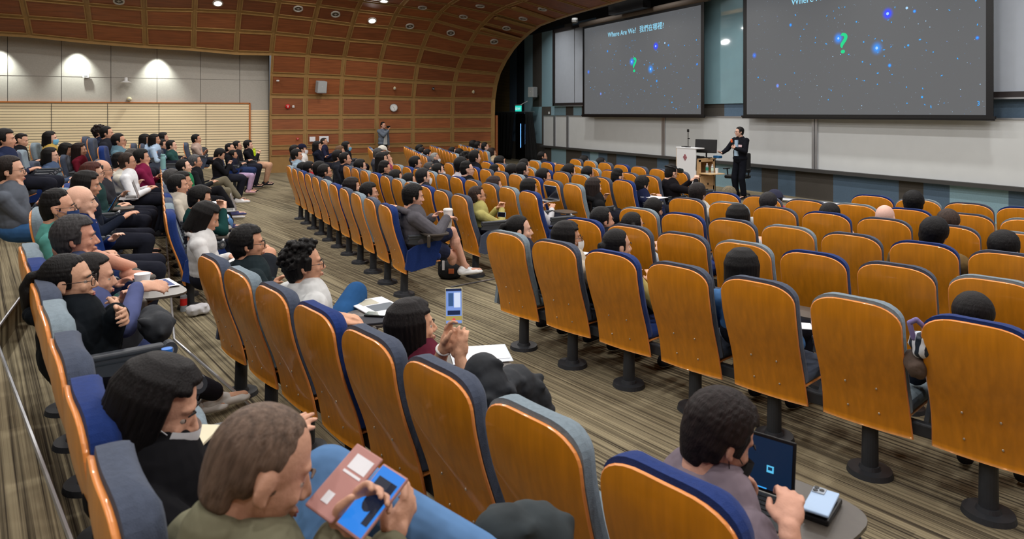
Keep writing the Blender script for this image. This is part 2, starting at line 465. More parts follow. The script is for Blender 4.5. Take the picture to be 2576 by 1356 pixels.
POSE = {
    'lap':   dict(lh=(-.13, .52, .66), rh=(.12, .54, .66), lp=(.2, .3, -1), rp=(-.2, .3, -1)),
    'tab':   dict(lh=(-.10, .60, .72), rh=(.13, .58, .72)),
    'cross': dict(lh=(.14, .44, .80), rh=(-.12, .46, .77)),
    'chinr': dict(lh=(-.06, .48, .72), rh=(.05, .40, -1), chin='r'),
    'chinl': dict(lh=(-.05, .40, -1), rh=(.10, .48, .72), chin='l'),
    'phone': dict(lh=(-.06, .52, .80), rh=(.06, .52, .80)),
    'rest':  dict(lh=(-.27, .42, .69), rh=(.27, .42, .69)),
}
def forms(kind, P, J):
    """mesh builders for the body (skin), the top, the trousers and the shoes"""
    b = MB()
    N, C, H = J['neck'], J['chest'], J['hip']
    fat = P.get('fat', 1.0)
    def limb(a, c, r0, r1, n=12): b.cap(a, c, r0, r1, n=n)
    e = 0.0
    if kind == 'body':
        head_mesh(b, J['HM'], J['head'], P.get('fem'))
        b.cap(J['head'] + J['HM'] @ Vector((0, -.028, -.06)), N + Vector((0, -.01, -.02)), .045 if P.get('fem') else .052, .058, n=16)
        b.ell(C, (.135 * fat, .085 * fat, .17), 16, 12); b.ell(H + Vector((0, 0, .06)), (.14 * fat, .095 * fat, .13), 16, 12)
        b.cap(J['shl'], J['shr'], .045, n=12)
        for s, S in (('l', -1), ('r', 1)):
            limb(J['sh' + s], J['el' + s], .044, .036); limb(J['el' + s], J['wr' + s], .037, .026)
            hand(b, J['wr' + s], J['hf' + s], J['hp' + s], S, P.get('curl' + s, .5))
            limb(J['hj' + s], J['kn' + s], .070, .052, 14); limb(J['kn' + s], J['an' + s], .052, .034, 14)
            if P.get('shorts'): b.ell(J['kn' + s].lerp(J['an' + s], .3) + Vector((0, -.01, 0)), (.055, .06, .09), 12, 8)
            b.cap(J['an' + s] + Vector((0, -.03, -.04)), J['an' + s] + J['ft' + s] * .15 + Vector((0, 0, -.055)), .034, .028, n=10)
    elif kind == 'top':
        g = P.get('loose', .0)
        b.ell(C, (.168 * fat + g, .115 * fat + g * .7, .19), 20, 14); b.ell(C.lerp(H, .5), (.158 * fat + g, .118 * fat + g, .17), 20, 14)
        b.ell(H + Vector((0, .0, .04)), (.170 * fat + g, .128 * fat + g, .105), 20, 12)
        b.cap(J['shl'] + Vector((.03, 0, .0)), J['shr'] + Vector((-.03, 0, .0)), .062 + g * .4, n=14)
        b.cap(J['shl'] + Vector((.1, 0, .03)), J['shr'] + Vector((-.1, 0, .03)), .058 + g * .3, n=14)
        for s in 'lr':
            b.ell(J['sh' + s], (.066 + g * .5, .066 + g * .5, .062 + g * .4), 12, 10)
            if P.get('sleeve', 'long') == 'long':
                limb(J['sh' + s], J['el' + s], .060 + g * .6, .050 + g * .6); w = J['el' + s].lerp(J['wr' + s], .90); limb(J['el' + s], w, .051 + g * .6, .038 + g * .4)
                b.cap(w, J['el' + s].lerp(J['wr' + s], .94), .039 + g * .4, n=12)
            elif P.get('sleeve') == 'mid':
                limb(J['sh' + s], J['el' + s], .060 + g, .050 + g); limb(J['el' + s], J['el' + s].lerp(J['wr' + s], .45), .05 + g, .046 + g)
            else:
                limb(J['sh' + s], J['sh' + s].lerp(J['el' + s], .62), .062 + g, .060 + g)
        c = P.get('collar', 'crew')
        if c == 'hood':
            for a in range(-150, 151, 25):
                t = math.radians(a); b.ell(N + Vector((.088 * math.sin(t), -.035 - .075 * math.cos(t), .0 + .028 * math.cos(t))), (.034, .034, .034), 10, 8)
        elif c == 'high':
            b.cap(N + Vector((0, -.015, -.03)), N + Vector((0, -.005, .045)), .078, .070, n=16)
        elif c == 'shirt':
            for a in range(-160, 161, 20):
                t = math.radians(a); b.ell(N + Vector((.066 * math.sin(t), -.02 - .055 * math.cos(t), .012 + .018 * math.cos(t))), (.016, .016, .022), 8, 6)
        else: b.cap(N + Vector((0, -.015, -.05)), N + Vector((0, -.01, .004)), .086, .070, n=16)
    elif kind == 'trousers':
        b.ell(H + Vector((0, .0, -.01)), (.172 * fat, .130 * fat, .105), 18, 12)
        for s in 'lr':
            sh = P.get('shorts'); k = P.get('wide', .0)
            if sh:
                limb(J['hj' + s], J['hj' + s].lerp(J['kn' + s], .80), .096, .086, 16)
            else:
                limb(J['hj' + s], J['kn' + s], .092, .070 + k, 16); limb(J['kn' + s], J['kn' + s].lerp(J['an' + s], .93), .070 + k, .052 + k * 1.3, 16)
    return b
def shoe_mesh():
    if 'shoe' not in EYES:
        b = MB(); b.ell((0, -.02, .045), (.040, .055, .045), 14, 10); b.cap((0, -.02, .03), (0, .15, .025), .040, .040, n=14, flat=.75); b.ell((0, .16, .022), (.045, .05, .024), 14, 8); b.cap((0, -.02, .07), (0, .07, .045), .036, .03, n=12)
        m = remesh(b, 'shoe', .007, 3, [None, M_WHITE])
        mi = [0] * len(m.polygons)
        for i, p in enumerate(m.polygons):
            if p.center.z < .014: mi[i] = 1
        m.polygons.foreach_set('material_index', mi)
        EYES['shoe'] = m
    return EYES['shoe']
BODYC = {}
def jget(P):
    """joint positions of a figure in its own frame: seat back at y=0, facing +y, floor z=0"""
    J = {}
    sit = not P.get('stand')
    ht = P.get('ht', 1.27)
    lean = P.get('lean', 0.0)
    if sit:
        H = Vector((0, .33, .545)); N = Vector((P.get('sway', 0), .255 + lean, ht - .275 - .0))
        C = H.lerp(N, .68) + Vector((0, .02, 0))
    else:
        H = Vector((0, 0, .955)); N = Vector((0, -.01 + lean, ht - .275)); C = H.lerp(N, .66) + Vector((0, .015, 0))
    yaw, pit, rol = math.radians(P.get('yaw', 0)), math.radians(P.get('pitch', 0)), math.radians(P.get('roll', 0))
    HM = Matrix.Rotation(yaw, 3, 'Z') @ Matrix.Rotation(pit, 3, 'X') @ Matrix.Rotation(rol, 3, 'Y')
    J['HM'] = HM
    J['head'] = N + Vector((0, .03, .045)) + HM @ Vector((0, .0, .105)) + Vector((0, 0, .0))
    J['neck'], J['chest'], J['hip'] = N, C, H
    w = P.get('shw', .165); tw = math.radians(P.get('twist', 0))
    for s, S in (('l', -1), ('r', 1)):
        sh = N + Matrix.Rotation(tw, 3, 'Z') @ Vector((w * S, .005, -.055)); J['sh' + s] = sh
        t = P.get(s + 'h')
        if t is None: t = POSE[P.get('pose', 'lap')][s + 'h']
        t = Vector(t)
        chin = POSE.get(P.get('pose', ''), {}).get('chin') == s and P.get(s + 'h') is None
        if chin: t = J['head'] + HM @ Vector((.035 * S, .085, -.19))
        pole = P.get(s + 'p', (.75 * S, -.5, -.75) if not chin else (.35 * S, .15, -1))
        el, wr = ik(sh, t, .275, .245, pole)
        J['el' + s], J['wr' + s] = el, wr
        d = (wr - el).normalized()
        hf = P.get(s + 'f'); J['hf' + s] = Vector(hf) if hf else (d if not chin else (d * .6 + Vector((0, -.0, .8))))
        hp = P.get(s + 'm'); J['hp' + s] = Vector(hp) if hp else (Vector((0, 0, -1)) if not chin else Vector((-S * .3, -1, 0)))
        if abs(J['hf' + s].normalized().dot(J['hp' + s].normalized())) > .95: J['hp' + s] = Vector((-S, 0, .1))
        J['hj' + s] = H + Vector((.085 * S, .03 if sit else 0, -.02))
        ank = P.get('a' + s) or ((.13 * S, .70, .10) if sit else (.11 * S, 0, .10))
        kp = P.get('k' + s, (.15 * S, .5, 1) if sit else (.1 * S, 1, 0))
        kn, an = ik(J['hj' + s], ank, .43, .42, kp); J['kn' + s], J['an' + s] = kn, an
        J['ft' + s] = Vector(P.get('f' + s, (.1 * S, 1, 0))).normalized()
    return J
def person(loc, rz, label, P, lod=2, group=None):
    """a figure: body with head and hands as one skin, hair, clothes and shoes as its children"""
    J = jget(P)
    root = thing('person', label, 'person', loc, rz, group)
    sz = P.get('scale', 1.0); root.scale = (sz, sz, sz)
    vox = {0: .0048, 1: .0075, 2: .0125}[lod]; sm = {0: 4, 1: 3, 2: 2}[lod]
    keyb = None
    if lod == 2: keyb = tuple(sorted((k, v) for k, v in P.items() if k in ('pose', 'yaw', 'pitch', 'ht', 'sleeve', 'collar', 'fem', 'shorts', 'lean', 'stand', 'loose')))
    def part(nm, kind, m):
        if keyb is not None and (kind, keyb) in BODYC: me = BODYC[(kind, keyb)]
        else:
            me = remesh(forms(kind, P, J), nm, vox, sm, [None]); 
            if keyb is not None: BODYC[(kind, keyb)] = me
        o = mk(nm, me, root); o.material_slots[0].link = 'OBJECT'; o.material_slots[0].material = m; return o
    sk = P.get('skin', (205, 150, 118))
    part('body', 'body', skinm(sk))
    part({'hood': 'hooded_top', 'high': 'jacket', 'shirt': 'shirt'}.get(P.get('collar'), 'top'), 'top', cloth(P.get('top', (40, 42, 50))))
    part('shorts' if P.get('shorts') else 'trousers', 'trousers', cloth(P.get('pants', (30, 32, 42))))
    if not P.get('noshoes'):
        for s in 'lr':
            o = mk('shoe', shoe_mesh(), root); f = J['ft' + s]; M = basis(f, P.get('su' + s, (0, 0, 1))).to_4x4()
            o.matrix_local = Matrix.Translation(J['an' + s] + M.to_3x3() @ Vector((0, -.02, -.085))) @ M
            o.material_slots[0].link = 'OBJECT'; o.material_slots[0].material = cloth(P.get('shoes', (40, 40, 44)))
    hr = P.get('hair', (24, 20, 20)); st = P.get('style', 'short')
    HT = Matrix.Translation(J['head']) @ J['HM'].to_4x4()
    if st != 'none':
        o = mk('hair', hair_mesh(st, lod), root); o.matrix_local = HT
        o.material_slots[0].link = 'OBJECT'; o.material_slots[0].material = hairm(hr)
    face_parts(root, J['HM'], J['head'], hr, lod)
    acc = P.get('acc', '')
    if 'g' in acc: glasses(root, J['HM'], J['head'])
    for ch, rgb in (('w', (225, 228, 232)), ('b', (120, 190, 225)), ('n', (25, 55, 105)), ('k', (22, 22, 26))):
        if ch in acc: face_mask(root, J['HM'], J['head'], rgb)
    if 'c' in acc: o = mk('cap', cap_mesh(P.get('cap', (30, 32, 50))), root); o.matrix_local = HT
    return root, J
# ================================================================== THE HALL
M_PANEL = []
for i, c in enumerate([(128, 73, 42), (136, 79, 46), (118, 66, 38), (146, 85, 48)]):
    M_PANEL.append(mat('wall_veneer_%d' % i, c, 0.5, spec=0.35, noise=0.22, scale=2.2, stretch=(2, 0.7, 14)))
M_MULL = mat('mullion_wood', (150, 116, 68), 0.55, noise=0.08, scale=6)
M_GREYW = mat('grey_fabric_wall', (172, 168, 160), 0.95, spec=0.1, noise=0.05, scale=30, bump=0.2, bscale=300)
M_JOINT = mat('wall_joint', (66, 62, 58), 0.9)
M_ORANGE = mat('orange_trim', (176, 100, 38), 0.5)
M_DARKC = mat('dark_ceiling', (22, 22, 25), 0.9)
def slat_mat(name, rgb, per=0.085):
    m = bpy.data.materials.new(name); m.use_nodes = True; nt = m.node_tree; b = nt.nodes['Principled BSDF']
    tc = nt.nodes.new('ShaderNodeTexCoord'); sx = nt.nodes.new('ShaderNodeSeparateXYZ')
    nt.links.new(tc.outputs['Object'], sx.inputs[0])
    md = nt.nodes.new('ShaderNodeMath'); md.operation = 'MODULO'; md.inputs[1].default_value = per
    nt.links.new(sx.outputs['Z'], md.inputs[0])
    gt = nt.nodes.new('ShaderNodeMath'); gt.operation = 'LESS_THAN'; gt.inputs[1].default_value = per * 0.24
    nt.links.new(md.outputs[0], gt.inputs[0])
    mx = nt.nodes.new('ShaderNodeMix'); mx.data_type = 'RGBA'
    mx.inputs['A'].default_value = (*lin(rgb), 1); mx.inputs['B'].default_value = (*[v * 0.3 for v in lin(rgb)], 1)
    nt.links.new(gt.outputs[0], mx.inputs['Factor']); nt.links.new(mx.outputs['Result'], b.inputs['Base Color'])
    bp = nt.nodes.new('ShaderNodeBump'); bp.inputs['Strength'].default_value = 0.6; bp.invert = True
    nt.links.new(gt.outputs[0], bp.inputs['Height']); nt.links.new(bp.outputs[0], b.inputs['Normal'])
    b.inputs['Roughness'].default_value = 0.6
    return m
M_SLAT = slat_mat('maple_slats', (236, 216, 178))
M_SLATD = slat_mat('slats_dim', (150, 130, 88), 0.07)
# carpet of striped planks
def carpet():
    m = bpy.data.materials.new('striped_carpet'); m.use_nodes = True; nt = m.node_tree; b = nt.nodes['Principled BSDF']
    tc = nt.nodes.new('ShaderNodeTexCoord')
    mp = nt.nodes.new('ShaderNodeMapping'); mp.vector_type = 'POINT'
    mp.inputs['Rotation'].default_value = (0, 0, math.radians(-12))
    nt.links.new(tc.outputs['Object'], mp.inputs[0])
    st = nt.nodes.new('ShaderNodeMapping'); st.inputs['Scale'].default_value = (0.22, 46, 1)
    nt.links.new(mp.outputs[0], st.inputs[0])
    n = nt.nodes.new('ShaderNodeTexNoise'); n.inputs['Scale'].default_value = 1.0; n.inputs['Detail'].default_value = 3; n.inputs['Roughness'].default_value = 0.75
    nt.links.new(st.outputs[0], n.inputs['Vector'])
    # plank offsets: every plank shifts the stripe pattern a little
    br = nt.nodes.new('ShaderNodeTexBrick'); br.inputs['Scale'].default_value = 1.0
    br.inputs['Brick Width'].default_value = 1.0; br.inputs['Row Height'].default_value = 0.25; br.inputs['Mortar Size'].default_value = 0.0
    br.inputs['Color1'].default_value = (0.42, 0.42, 0.42, 1); br.inputs['Color2'].default_value = (0.58, 0.58, 0.58, 1)
    nt.links.new(mp.outputs[0], br.inputs['Vector'])
    ad = nt.nodes.new('ShaderNodeMix'); ad.data_type = 'RGBA'; ad.blend_type = 'OVERLAY'; ad.inputs['Factor'].default_value = 0.35
    nt.links.new(n.outputs['Fac'], ad.inputs['A']); nt.links.new(br.outputs['Color'], ad.inputs['B'])
    r = nt.nodes.new('ShaderNodeValToRGB')
    e = r.color_ramp.elements
    e[0].position = 0.36; e[0].color = (*lin((58, 52, 44)), 1)
    e[1].position = 0.62; e[1].color = (*lin((152, 142, 116)), 1)
    k = e.new(0.50); k.color = (*lin((122, 113, 92)), 1)
    nt.links.new(ad.outputs['Result'], r.inputs['Fac']); nt.links.new(r.outputs[0], b.inputs['Base Color'])
    b.inputs['Roughness'].default_value = 0.95; b.inputs['Specular IOR Level'].default_value = 0.1
    bp = nt.nodes.new('ShaderNodeBump'); bp.inputs['Strength'].default_value = 0.4; bp.inputs['Distance'].default_value = 0.01
    nt.links.new(n.outputs['Fac'], bp.inputs['Height']); nt.links.new(bp.outputs[0], b.inputs['Normal'])
    return m
M_CARPET = carpet()
# floor: flat front block and cross-aisle, then raised tiers behind
def line_a(X):
    if X > -6.4: return 0.0 + (X + 6.4) * 0.266
    if X > -15.0: return -0.06 + (X + 6.4) * 0.02 + 0.06
    return -0.17 - (X + 15.0) * 0.20
XS = [6.0, 2.0, -2.0, -4.2, -6.4, -10.0, -15.0, -20.0, -26.0]
b = MB(); b.quad((6, -9, 0), (6, 14, 0), (-32, 14, 0), (-32, -9, 0)); struct(b.obj('floor', M_CARPET))
TIER = [(0.0, 0.22), (-1.22, 0.44), (-2.35, 0.64), (-3.5, 0.84)]
for i, (dy, z) in enumerate(TIER):
    b = MB(); n = len(XS); z0 = TIER[i - 1][1] if i else 0.0
    top = [(x, line_a(x) + dy, z) for x in XS]; bot = [(x, line_a(x) + dy, z0) for x in XS]
    back = [(x, -9.0, z) for x in XS]
    b.add(top + back, [(k + n, k + n + 1, k + 1, k)[::-1] for k in range(n - 1)])
    b.add(top + bot, [(k, k + 1, k + 1 + n, k + n)[::-1] for k in range(n - 1)])
    struct(b.obj('floor', M_CARPET))
    b = MB(); b.path([(x, line_a(x) + dy + 0.004, z + 0.003) for x in XS], 0.011, n=6)
    struct(b.obj('trim_%d' % (i + 1), M_SILVER))
b = MB(); a0 = onZ(1135, 722, 0.004); a1 = onZ(1236, 703, 0.004); d = (a1 - a0); a1 = a0 + d * 3
nrm = Vector((-d.y, d.x, 0)).normalized() * 0.018
b.add([a0 - nrm, a1 - nrm, a1 + nrm, a0 + nrm], [(0, 1, 2, 3)]); b.add([v + Vector((0, 0, 0.004)) for v in (a0 - nrm, a1 - nrm, a1 + nrm, a0 + nrm)], [(0, 1, 2, 3)])
struct(b.obj('trim_5', M_SILVER))
# ---- curved timber shell: wall rows and vault rows
RIBY = [11.53, 9.79, 8.19, 6.79, 5.47, 4.21, 3.0, 1.87, 0.58, -0.8, -2.29, -3.85, -5.4, -7.1, -9.0]
ROWX = [-25.5] * 5 + [-25.46, -25.25, -24.95, -24.35, -23.7, -23.05, -22.4, -21.6, -20.6, -19.4] + [-18.2 + 1.25 * k for k in range(20)]
ZT = [[1.97] * 7, [2.63, 2.63, 2.65, 2.68, 2.69, 2.69, 2.70], [3.21, 3.25, 3.29, 3.34, 3.41, 3.43, 3.45],
      [3.65, 3.76, 3.92, 4.01, 4.08, 4.13, 4.15], [4.12, 4.27, 4.5, 4.62, 4.66, 4.72, 4.78], [4.5, 4.67, 5.0, 5.1, 5.12, 5.22, 5.28],
      [4.77, 5.03, 5.35, 5.45, 5.52, 5.6, 5.64], [4.97, 5.27, 5.56, 5.67, 5.75, 5.85, 5.9], [5.15, 5.5, 5.7, 5.8, 5.9, 6.0, 6.05],
      [5.22, 5.6, 5.78, 5.88, 5.98, 6.08, 6.12], [5.27, 5.62, 5.8, 5.9, 6.0, 6.1, 6.15]]
LOWZ = [0.0, 0.54, 0.89, 1.43]
EXTPX = [(590, [131, 77.5, 28.5]), (486, [121, 72, 24.5]), (368, [114, 66.6, 21.7]), (234, [103, 53, 9.5]), (84, [87, 42, -5])]
def grid_z(k, r):
    if r < 4: return LOWZ[r]
    if k <= 6:
        if r - 4 < len(ZT): return ZT[r - 4][k]
        return ZT[-1][k] + 0.02 * (r - 14)
    kk = min(k - 7, 4); Y = RIBY[k]
    ys = EXTPX[kk][1]; rr = min(max(r, 7), 9)
    d = -CA_ * ROWX[rr] + SA_ * RIBY[7 + kk]
    z = CZ + (HYP - ys[rr - 7]) / FPX * d
    if r > 9: z += grid_z(6, r) - ZT[5][6]
    if k > 11: z += 0.03 * (k - 11)
    return z
NR = len(ROWX)
G = [[Vector((ROWX[r], RIBY[k], grid_z(k, r))) for r in range(NR)] for k in range(len(RIBY))]
def cells(name, rs, ks, mull):
    b = MB()
    for k in ks:
        for r in rs:
            q = [G[k][r], G[k + 1][r], G[k + 1][r + 1], G[k][r + 1]]
            c = sum(q, Vector()) / 4
            n = (q[2] - q[0]).cross(q[3] - q[1]).normalized()
            if n.dot(Vector((-10, 4, 1.5)) - c) < 0: n = -n
            b.quad(*q, mi=0)
            for v in q: pass
            wu = (q[1] - q[0]).length; wv = (q[3] - q[0]).length
            eu = (q[1] - q[0]) / wu; ev = (q[3] - q[0]) / wv
            if r == 0: continue
            def ins(m):
                mu, mv = m / wu, m / wv
                f = lambda u, v: (q[0] * (1 - u) + q[1] * u) * (1 - v) + (q[3] * (1 - u) + q[2] * u) * v
                return [f(mu, mv), f(1 - mu, mv), f(1 - mu, 1 - mv), f(mu, 1 - mv)]
            a = ins(0.055); e = ins(0.085); h = 0.03
            A = [v + n * 0.001 for v in a]; A2 = [v + n * h for v in a]; E2 = [v + n * h for v in e]; E3 = [v + n * 0.012 for v in e]
            for i in range(4):
                j = (i + 1) % 4
                b.quad(A[i], A[j], A2[j], A2[i], mi=0); b.quad(A2[i], A2[j], E2[j], E2[i], mi=0); b.quad(E2[i], E2[j], E3[j], E3[i], mi=0)
            random.seed(k * 31 + r * 7)
            b.quad(*E3, mi=1 + random.choice([0, 1, 2, 3, 0, 1]) if r > 3 else 1 + random.choice([1, 3, 3]))  # lower rows draw only lighter tints: the brighter lighting there is put into the colour
    return struct(b.obj(name, [M_MULL] + M_PANEL))
cells('wall_left', range(0, 7), range(0, 6), True)
cells('ceiling', range(7, NR - 1), range(0, len(RIBY) - 1), True)
# outer rib edge of the shell at the stage end
b = MB()
for r in range(0, NR - 1):
    p, q = G[0][r], G[0][r + 1]
    up = Vector((-(q.z - p.z), 0, q.x - p.x)).normalized() * 0.12
    if r < 5: up = Vector((-0.12, 0, 0))
    b.add([p, q, q + up, p + up, p + Vector((0, .1, 0)), q + Vector((0, .1, 0)), q + up + Vector((0, .1, 0)), p + up + Vector((0, .1, 0))],
          [(0, 1, 2, 3), (7, 6, 5, 4), (0, 4, 5, 1)])
struct(b.obj('trim_6', M_MULL))
def ceil_z(X, Y):
    for r in range(7, NR - 1):
        if ROWX[r] <= X <= ROWX[r + 1]:
            for k in range(len(RIBY) - 1):
                if RIBY[k + 1] <= Y <= RIBY[k]:
                    u = (X - ROWX[r]) / (ROWX[r + 1] - ROWX[r]); v = (RIBY[k] - Y) / (RIBY[k] - RIBY[k + 1])
                    return (G[k][r].z * (1 - u) + G[k][r + 1].z * u) * (1 - v) + (G[k + 1][r].z * (1 - u) + G[k + 1][r + 1].z * u) * v
    return 5.8
# recessed side wall behind the tiers: grey fabric above, maple slats below
b = MB()
XW = -25.75
b.quad((XW, 3.0, 2.2), (XW, -9, 2.2), (XW, -9, 5.4), (XW, 3.0, 5.4), 0)
b.quad((XW, 3.0, 0), (XW, -9, 0), (XW, -9, 2.2), (XW, 3.0, 2.2), 1)
for x in (19, 155, 279, 395, 504, 603): 
    y = onX(x, 200, XW).y; b.box((XW + 0.004, y, 3.7), (0.006, 0.012, 3.0), mi=2)
b.box((XW + 0.004, -1, 3.24), (0.004, 8, 0.006), mi=2)
ztop = 2.42
pr = []
y1 = onX(628, 264, XW).y
for x in (130, 271, 400, 518):
    y = onX(x, 300, XW).y; b.box((XW + 0.045, y, 1.2), (0.006, 0.014, 2.4), mi=2)
b.box((XW + 0.02, (y1 - 9) / 2, ztop / 2), (0.04, abs(-9 - y1), ztop), mi=1)
b.box((XW + 0.03, (y1 - 9) / 2, ztop + 0.015), (0.08, abs(-9 - y1), 0.035), mi=3)
b.box((XW + 0.03, y1, ztop / 2), (0.08, 0.05, ztop + 0.05), mi=3)
b.quad((XW, 3.0, 0), (-25.5, 3.0, 0), (-25.5, 3.0, 5.4), (XW, 3.0, 5.4), 2)
struct(b.obj('wall_left', [M_GREYW, M_SLAT, M_JOINT, M_ORANGE]))
# closing soffit of the vault over the recessed wall, rear and right walls behind the camera
b = MB()
for k in range(6, len(RIBY) - 1):
    p, q = G[k][7], G[k + 1][7]
    b.quad(p, q, Vector((XW, q.y, q.z + 0.05)), Vector((XW, p.y, p.z + 0.05)))
    b.quad(p, q, q + Vector((-0.02, 0, -0.09)), p + Vector((-0.02, 0, -0.09)))
struct(b.obj('trim_7', M_MULL))
b = MB(); b.quad((-26.5, -9, 0), (6, -9, 0), (6, -9, 7), (-26.5, -9, 7)); struct(b.obj('wall_rear', M_GREYW))
b = MB(); b.quad((5.4, -9, 0), (5.4, 14, 0), (5.4, 14, 7), (5.4, -9, 7)); struct(b.obj('wall_right', M_PANEL[1]))
# front wall in coloured fabric strips
C_L = mat('front_fabric_aqua', (138, 170, 184), 0.95, spec=0.1, noise=0.06, scale=40, bump=0.2, bscale=200)
C_D = mat('front_fabric_umber', (80, 77, 73), 0.95, spec=0.1, noise=0.06, scale=40, bump=0.2, bscale=200)
C_S = mat('front_fabric_steel', (88, 108, 128), 0.95, spec=0.1, noise=0.06, scale=40, bump=0.2, bscale=200)
C_N = mat('front_fabric_navy', (44, 50, 58), 0.95, spec=0.1, noise=0.06, scale=40)
FM = [C_L, C_D, C_S, C_N, M_SLATD, M_DARKC]
fx = lambda x, Y=14.0: onY(x, 300, Y).x
b = MB()
def strips(edges, kinds, z0, z1, y=14.0):
    for i, k in enumerate(kinds):
        b.quad((edges[i], y, z0), (edges[i + 1], y, z0), (edges[i + 1], y, z1), (edges[i], y, z1), 'LDSNTK'.index(k))
strips([-32] + [fx(x) for x in (1364, 1387, 1424, 1463, 1484, 1505.5, 1528, 1550.5, 1600, 1653, 1682, 1730, 1800, 1876, 1916, 1957, 2001, 2096, 2261, 2323, 2389, 2537)] + [-5.6, -3.8, -1.2, 1.0, 3.0, 6],
       'DDLDSLSDSDSDLLSDSDSDSLSLDSLD', 0, 0.8)
strips([-32] + [fx(x) for x in (1282, 1300, 1319, 1340, 1363, 1387)] + [6], 'TSNLLDD', 0.8, 2.36)
strips([fx(x) for x in (1387, 1424, 1443, 1464, 1776, 1823, 1870, 2497)] + [6], 'LDLDDSSS', 1.9, 2.36, 13.99)
strips([-32] + [fx(x) for x in (1282, 1300, 1319, 1340, 1363, 1387)] + [6], 'TSNLDLL', 2.36, 5.5)
strips([-32] + [fx(x) for x in (1300, 1420, 1440, 1500)] + [6], 'KNDSK', 5.5, 5.62)
strips([-32, 6], 'K', 5.62, 7.2)
struct(b.obj('wall_front', FM))
b = MB(); b.quad((-32, 11.5, 0), (-32, 14, 0), (-32, 14, 7), (-32, 11.5, 7)); b.quad((-32, 11.6, 0), (-25.6, 11.6, 0), (-25.6, 11.6, 7), (-32, 11.6, 7)); struct(b.obj('wall_left', C_N))
b = MB(); b.quad((-32, 11.5, 6.4), (6, 11.5, 6.4), (6, 14, 6.4), (-32, 14, 6.4)); b.quad((-25.5, 11.56, 5.9), (6, 11.56, 5.9), (6, 11.56, 6.6), (-25.5, 11.56, 6.6)); struct(b.obj('ceiling', M_DARKC))
# dark rigging bar under the stage ceiling
b = MB()
b.box((-16, 13.2, 5.75), (15, 0.08, 0.08)); b.box((-16, 12.6, 5.9), (15, 0.06, 0.06))
for X in (-21, -18, -15, -12): b.box((X, 13.2, 6.1), (0.05, 0.05, 0.7))
b.box((-18.6, 13.25, 5.55), (1.9, 0.3, 0.34))
tag(b.obj('lighting_bar', M_BLACK), 'black rigging bar with a motor box above the smaller projection screen', 'rigging')
# stage kerb of polished metal
b = MB(); p0 = onZ(1956, 507, 0.0); p1 = onZ(2190, 530, 0.0)
b.cap(p0 + Vector((0, 0, .06)), p1 + Vector((0, 0, .06)), 0.05, n=8); struct(b.obj('trim_8', M_SILVER))
# windows with lowered pale shades and the glossy glass bay
M_SHADE = mat('roller_shade', (168, 176, 188), 0.85, noise=0.02, scale=6)
M_FRAME = mat('bronze_frame', (44, 38, 38), 0.5)
M_GLASSB = mat('teal_glass', (128, 164, 176), 0.04, spec=0.9, noise=0.04, scale=2, coat=0.6)
def window(n, xa, xb, z0, z1, m, splits, fr=0.09, depth=0.1):
    w = bpy.data.objects.new('window_%d' % n, None); COL.objects.link(w); struct(w); w.location = ((xa + xb) / 2, 13.95, z0)
    ox = (xa + xb) / 2
    b = MB(); b.box((0, 0, (z1 - z0) / 2), (xb - xa, 0.03, z1 - z0)); b.obj('pane', m, w)
    b = MB(); W = (xb - xa) / 2; H = z1 - z0
    if fr:
        for c, d in (((-W, -0.03, H / 2), (fr, depth, H + fr)), ((W, -0.03, H / 2), (fr, depth, H + fr)), ((0, -0.03, 0), (2 * W, depth, fr)), ((0, -0.03, H), (2 * W, depth, fr))): b.box(c, d)
        b.box((0, -0.05, -0.07), (2 * W + 0.1, 0.16, 0.03), mi=1)
    for s in splits: b.box((s - ox, -0.02, H / 2), (0.012, 0.012, H))
    if b.v: b.obj('window_frame', [M_FRAME, M_SILVER], w)
    return w
window(1, -24.7, -21.5, 2.44, 5.42, M_SHADE, [fx(1449)], fr=0.11)
window(2, fx(1773, 13.95), fx(1870, 13.95), 2.36, 5.6, M_GLASSB, [], fr=0)
window(3, -7.9, 5.0, 2.44, 5.6, M_SHADE, [-4.6, -1.4, 2.0], fr=0.11)
# long whiteboard
wb = thing('whiteboard', 'long row of white writing boards with metal dividers along the front wall', 'whiteboard', (-25.56, 13.93, 0.74))
M_BOARD = mat('board_enamel', (196, 200, 202), 0.45, noise=0.02, scale=3)
xe = [-25.56, fx(1401), fx(1434), fx(1676), fx(2058), -7.0, -0.6, 5.2]
for i in range(len(xe) - 1):
    b = MB(); b.box(((xe[i] + xe[i + 1]) / 2 + 25.56, 0, 0.62), (xe[i + 1] - xe[i] - 0.02, 0.04, 1.23)); b.obj('board_panel', M_BOARD, wb)
for x in xe[1:-1]:
    b = MB()
    for dx in (-0.045, 0.045): b.box((x + 25.56 + dx, -0.03, 0.62), (0.07, 0.05, 1.23))
    b.obj('divider', M_SILVER, wb)
b = MB(); L = 5.2 + 25.56
b.box((L / 2, -0.01, 1.25), (L, 0.06, 0.03)); b.box((0, -0.01, 0.62), (0.03, 0.06, 1.25)); b.obj('board_frame', M_SILVER, wb)
b = MB(); b.box((L / 2 - 0.1, -0.06, -0.03), (L + 0.2, 0.14, 0.08)); b.obj('pen_tray', mat('pen_tray_dark', (58, 58, 58), 0.5), wb)
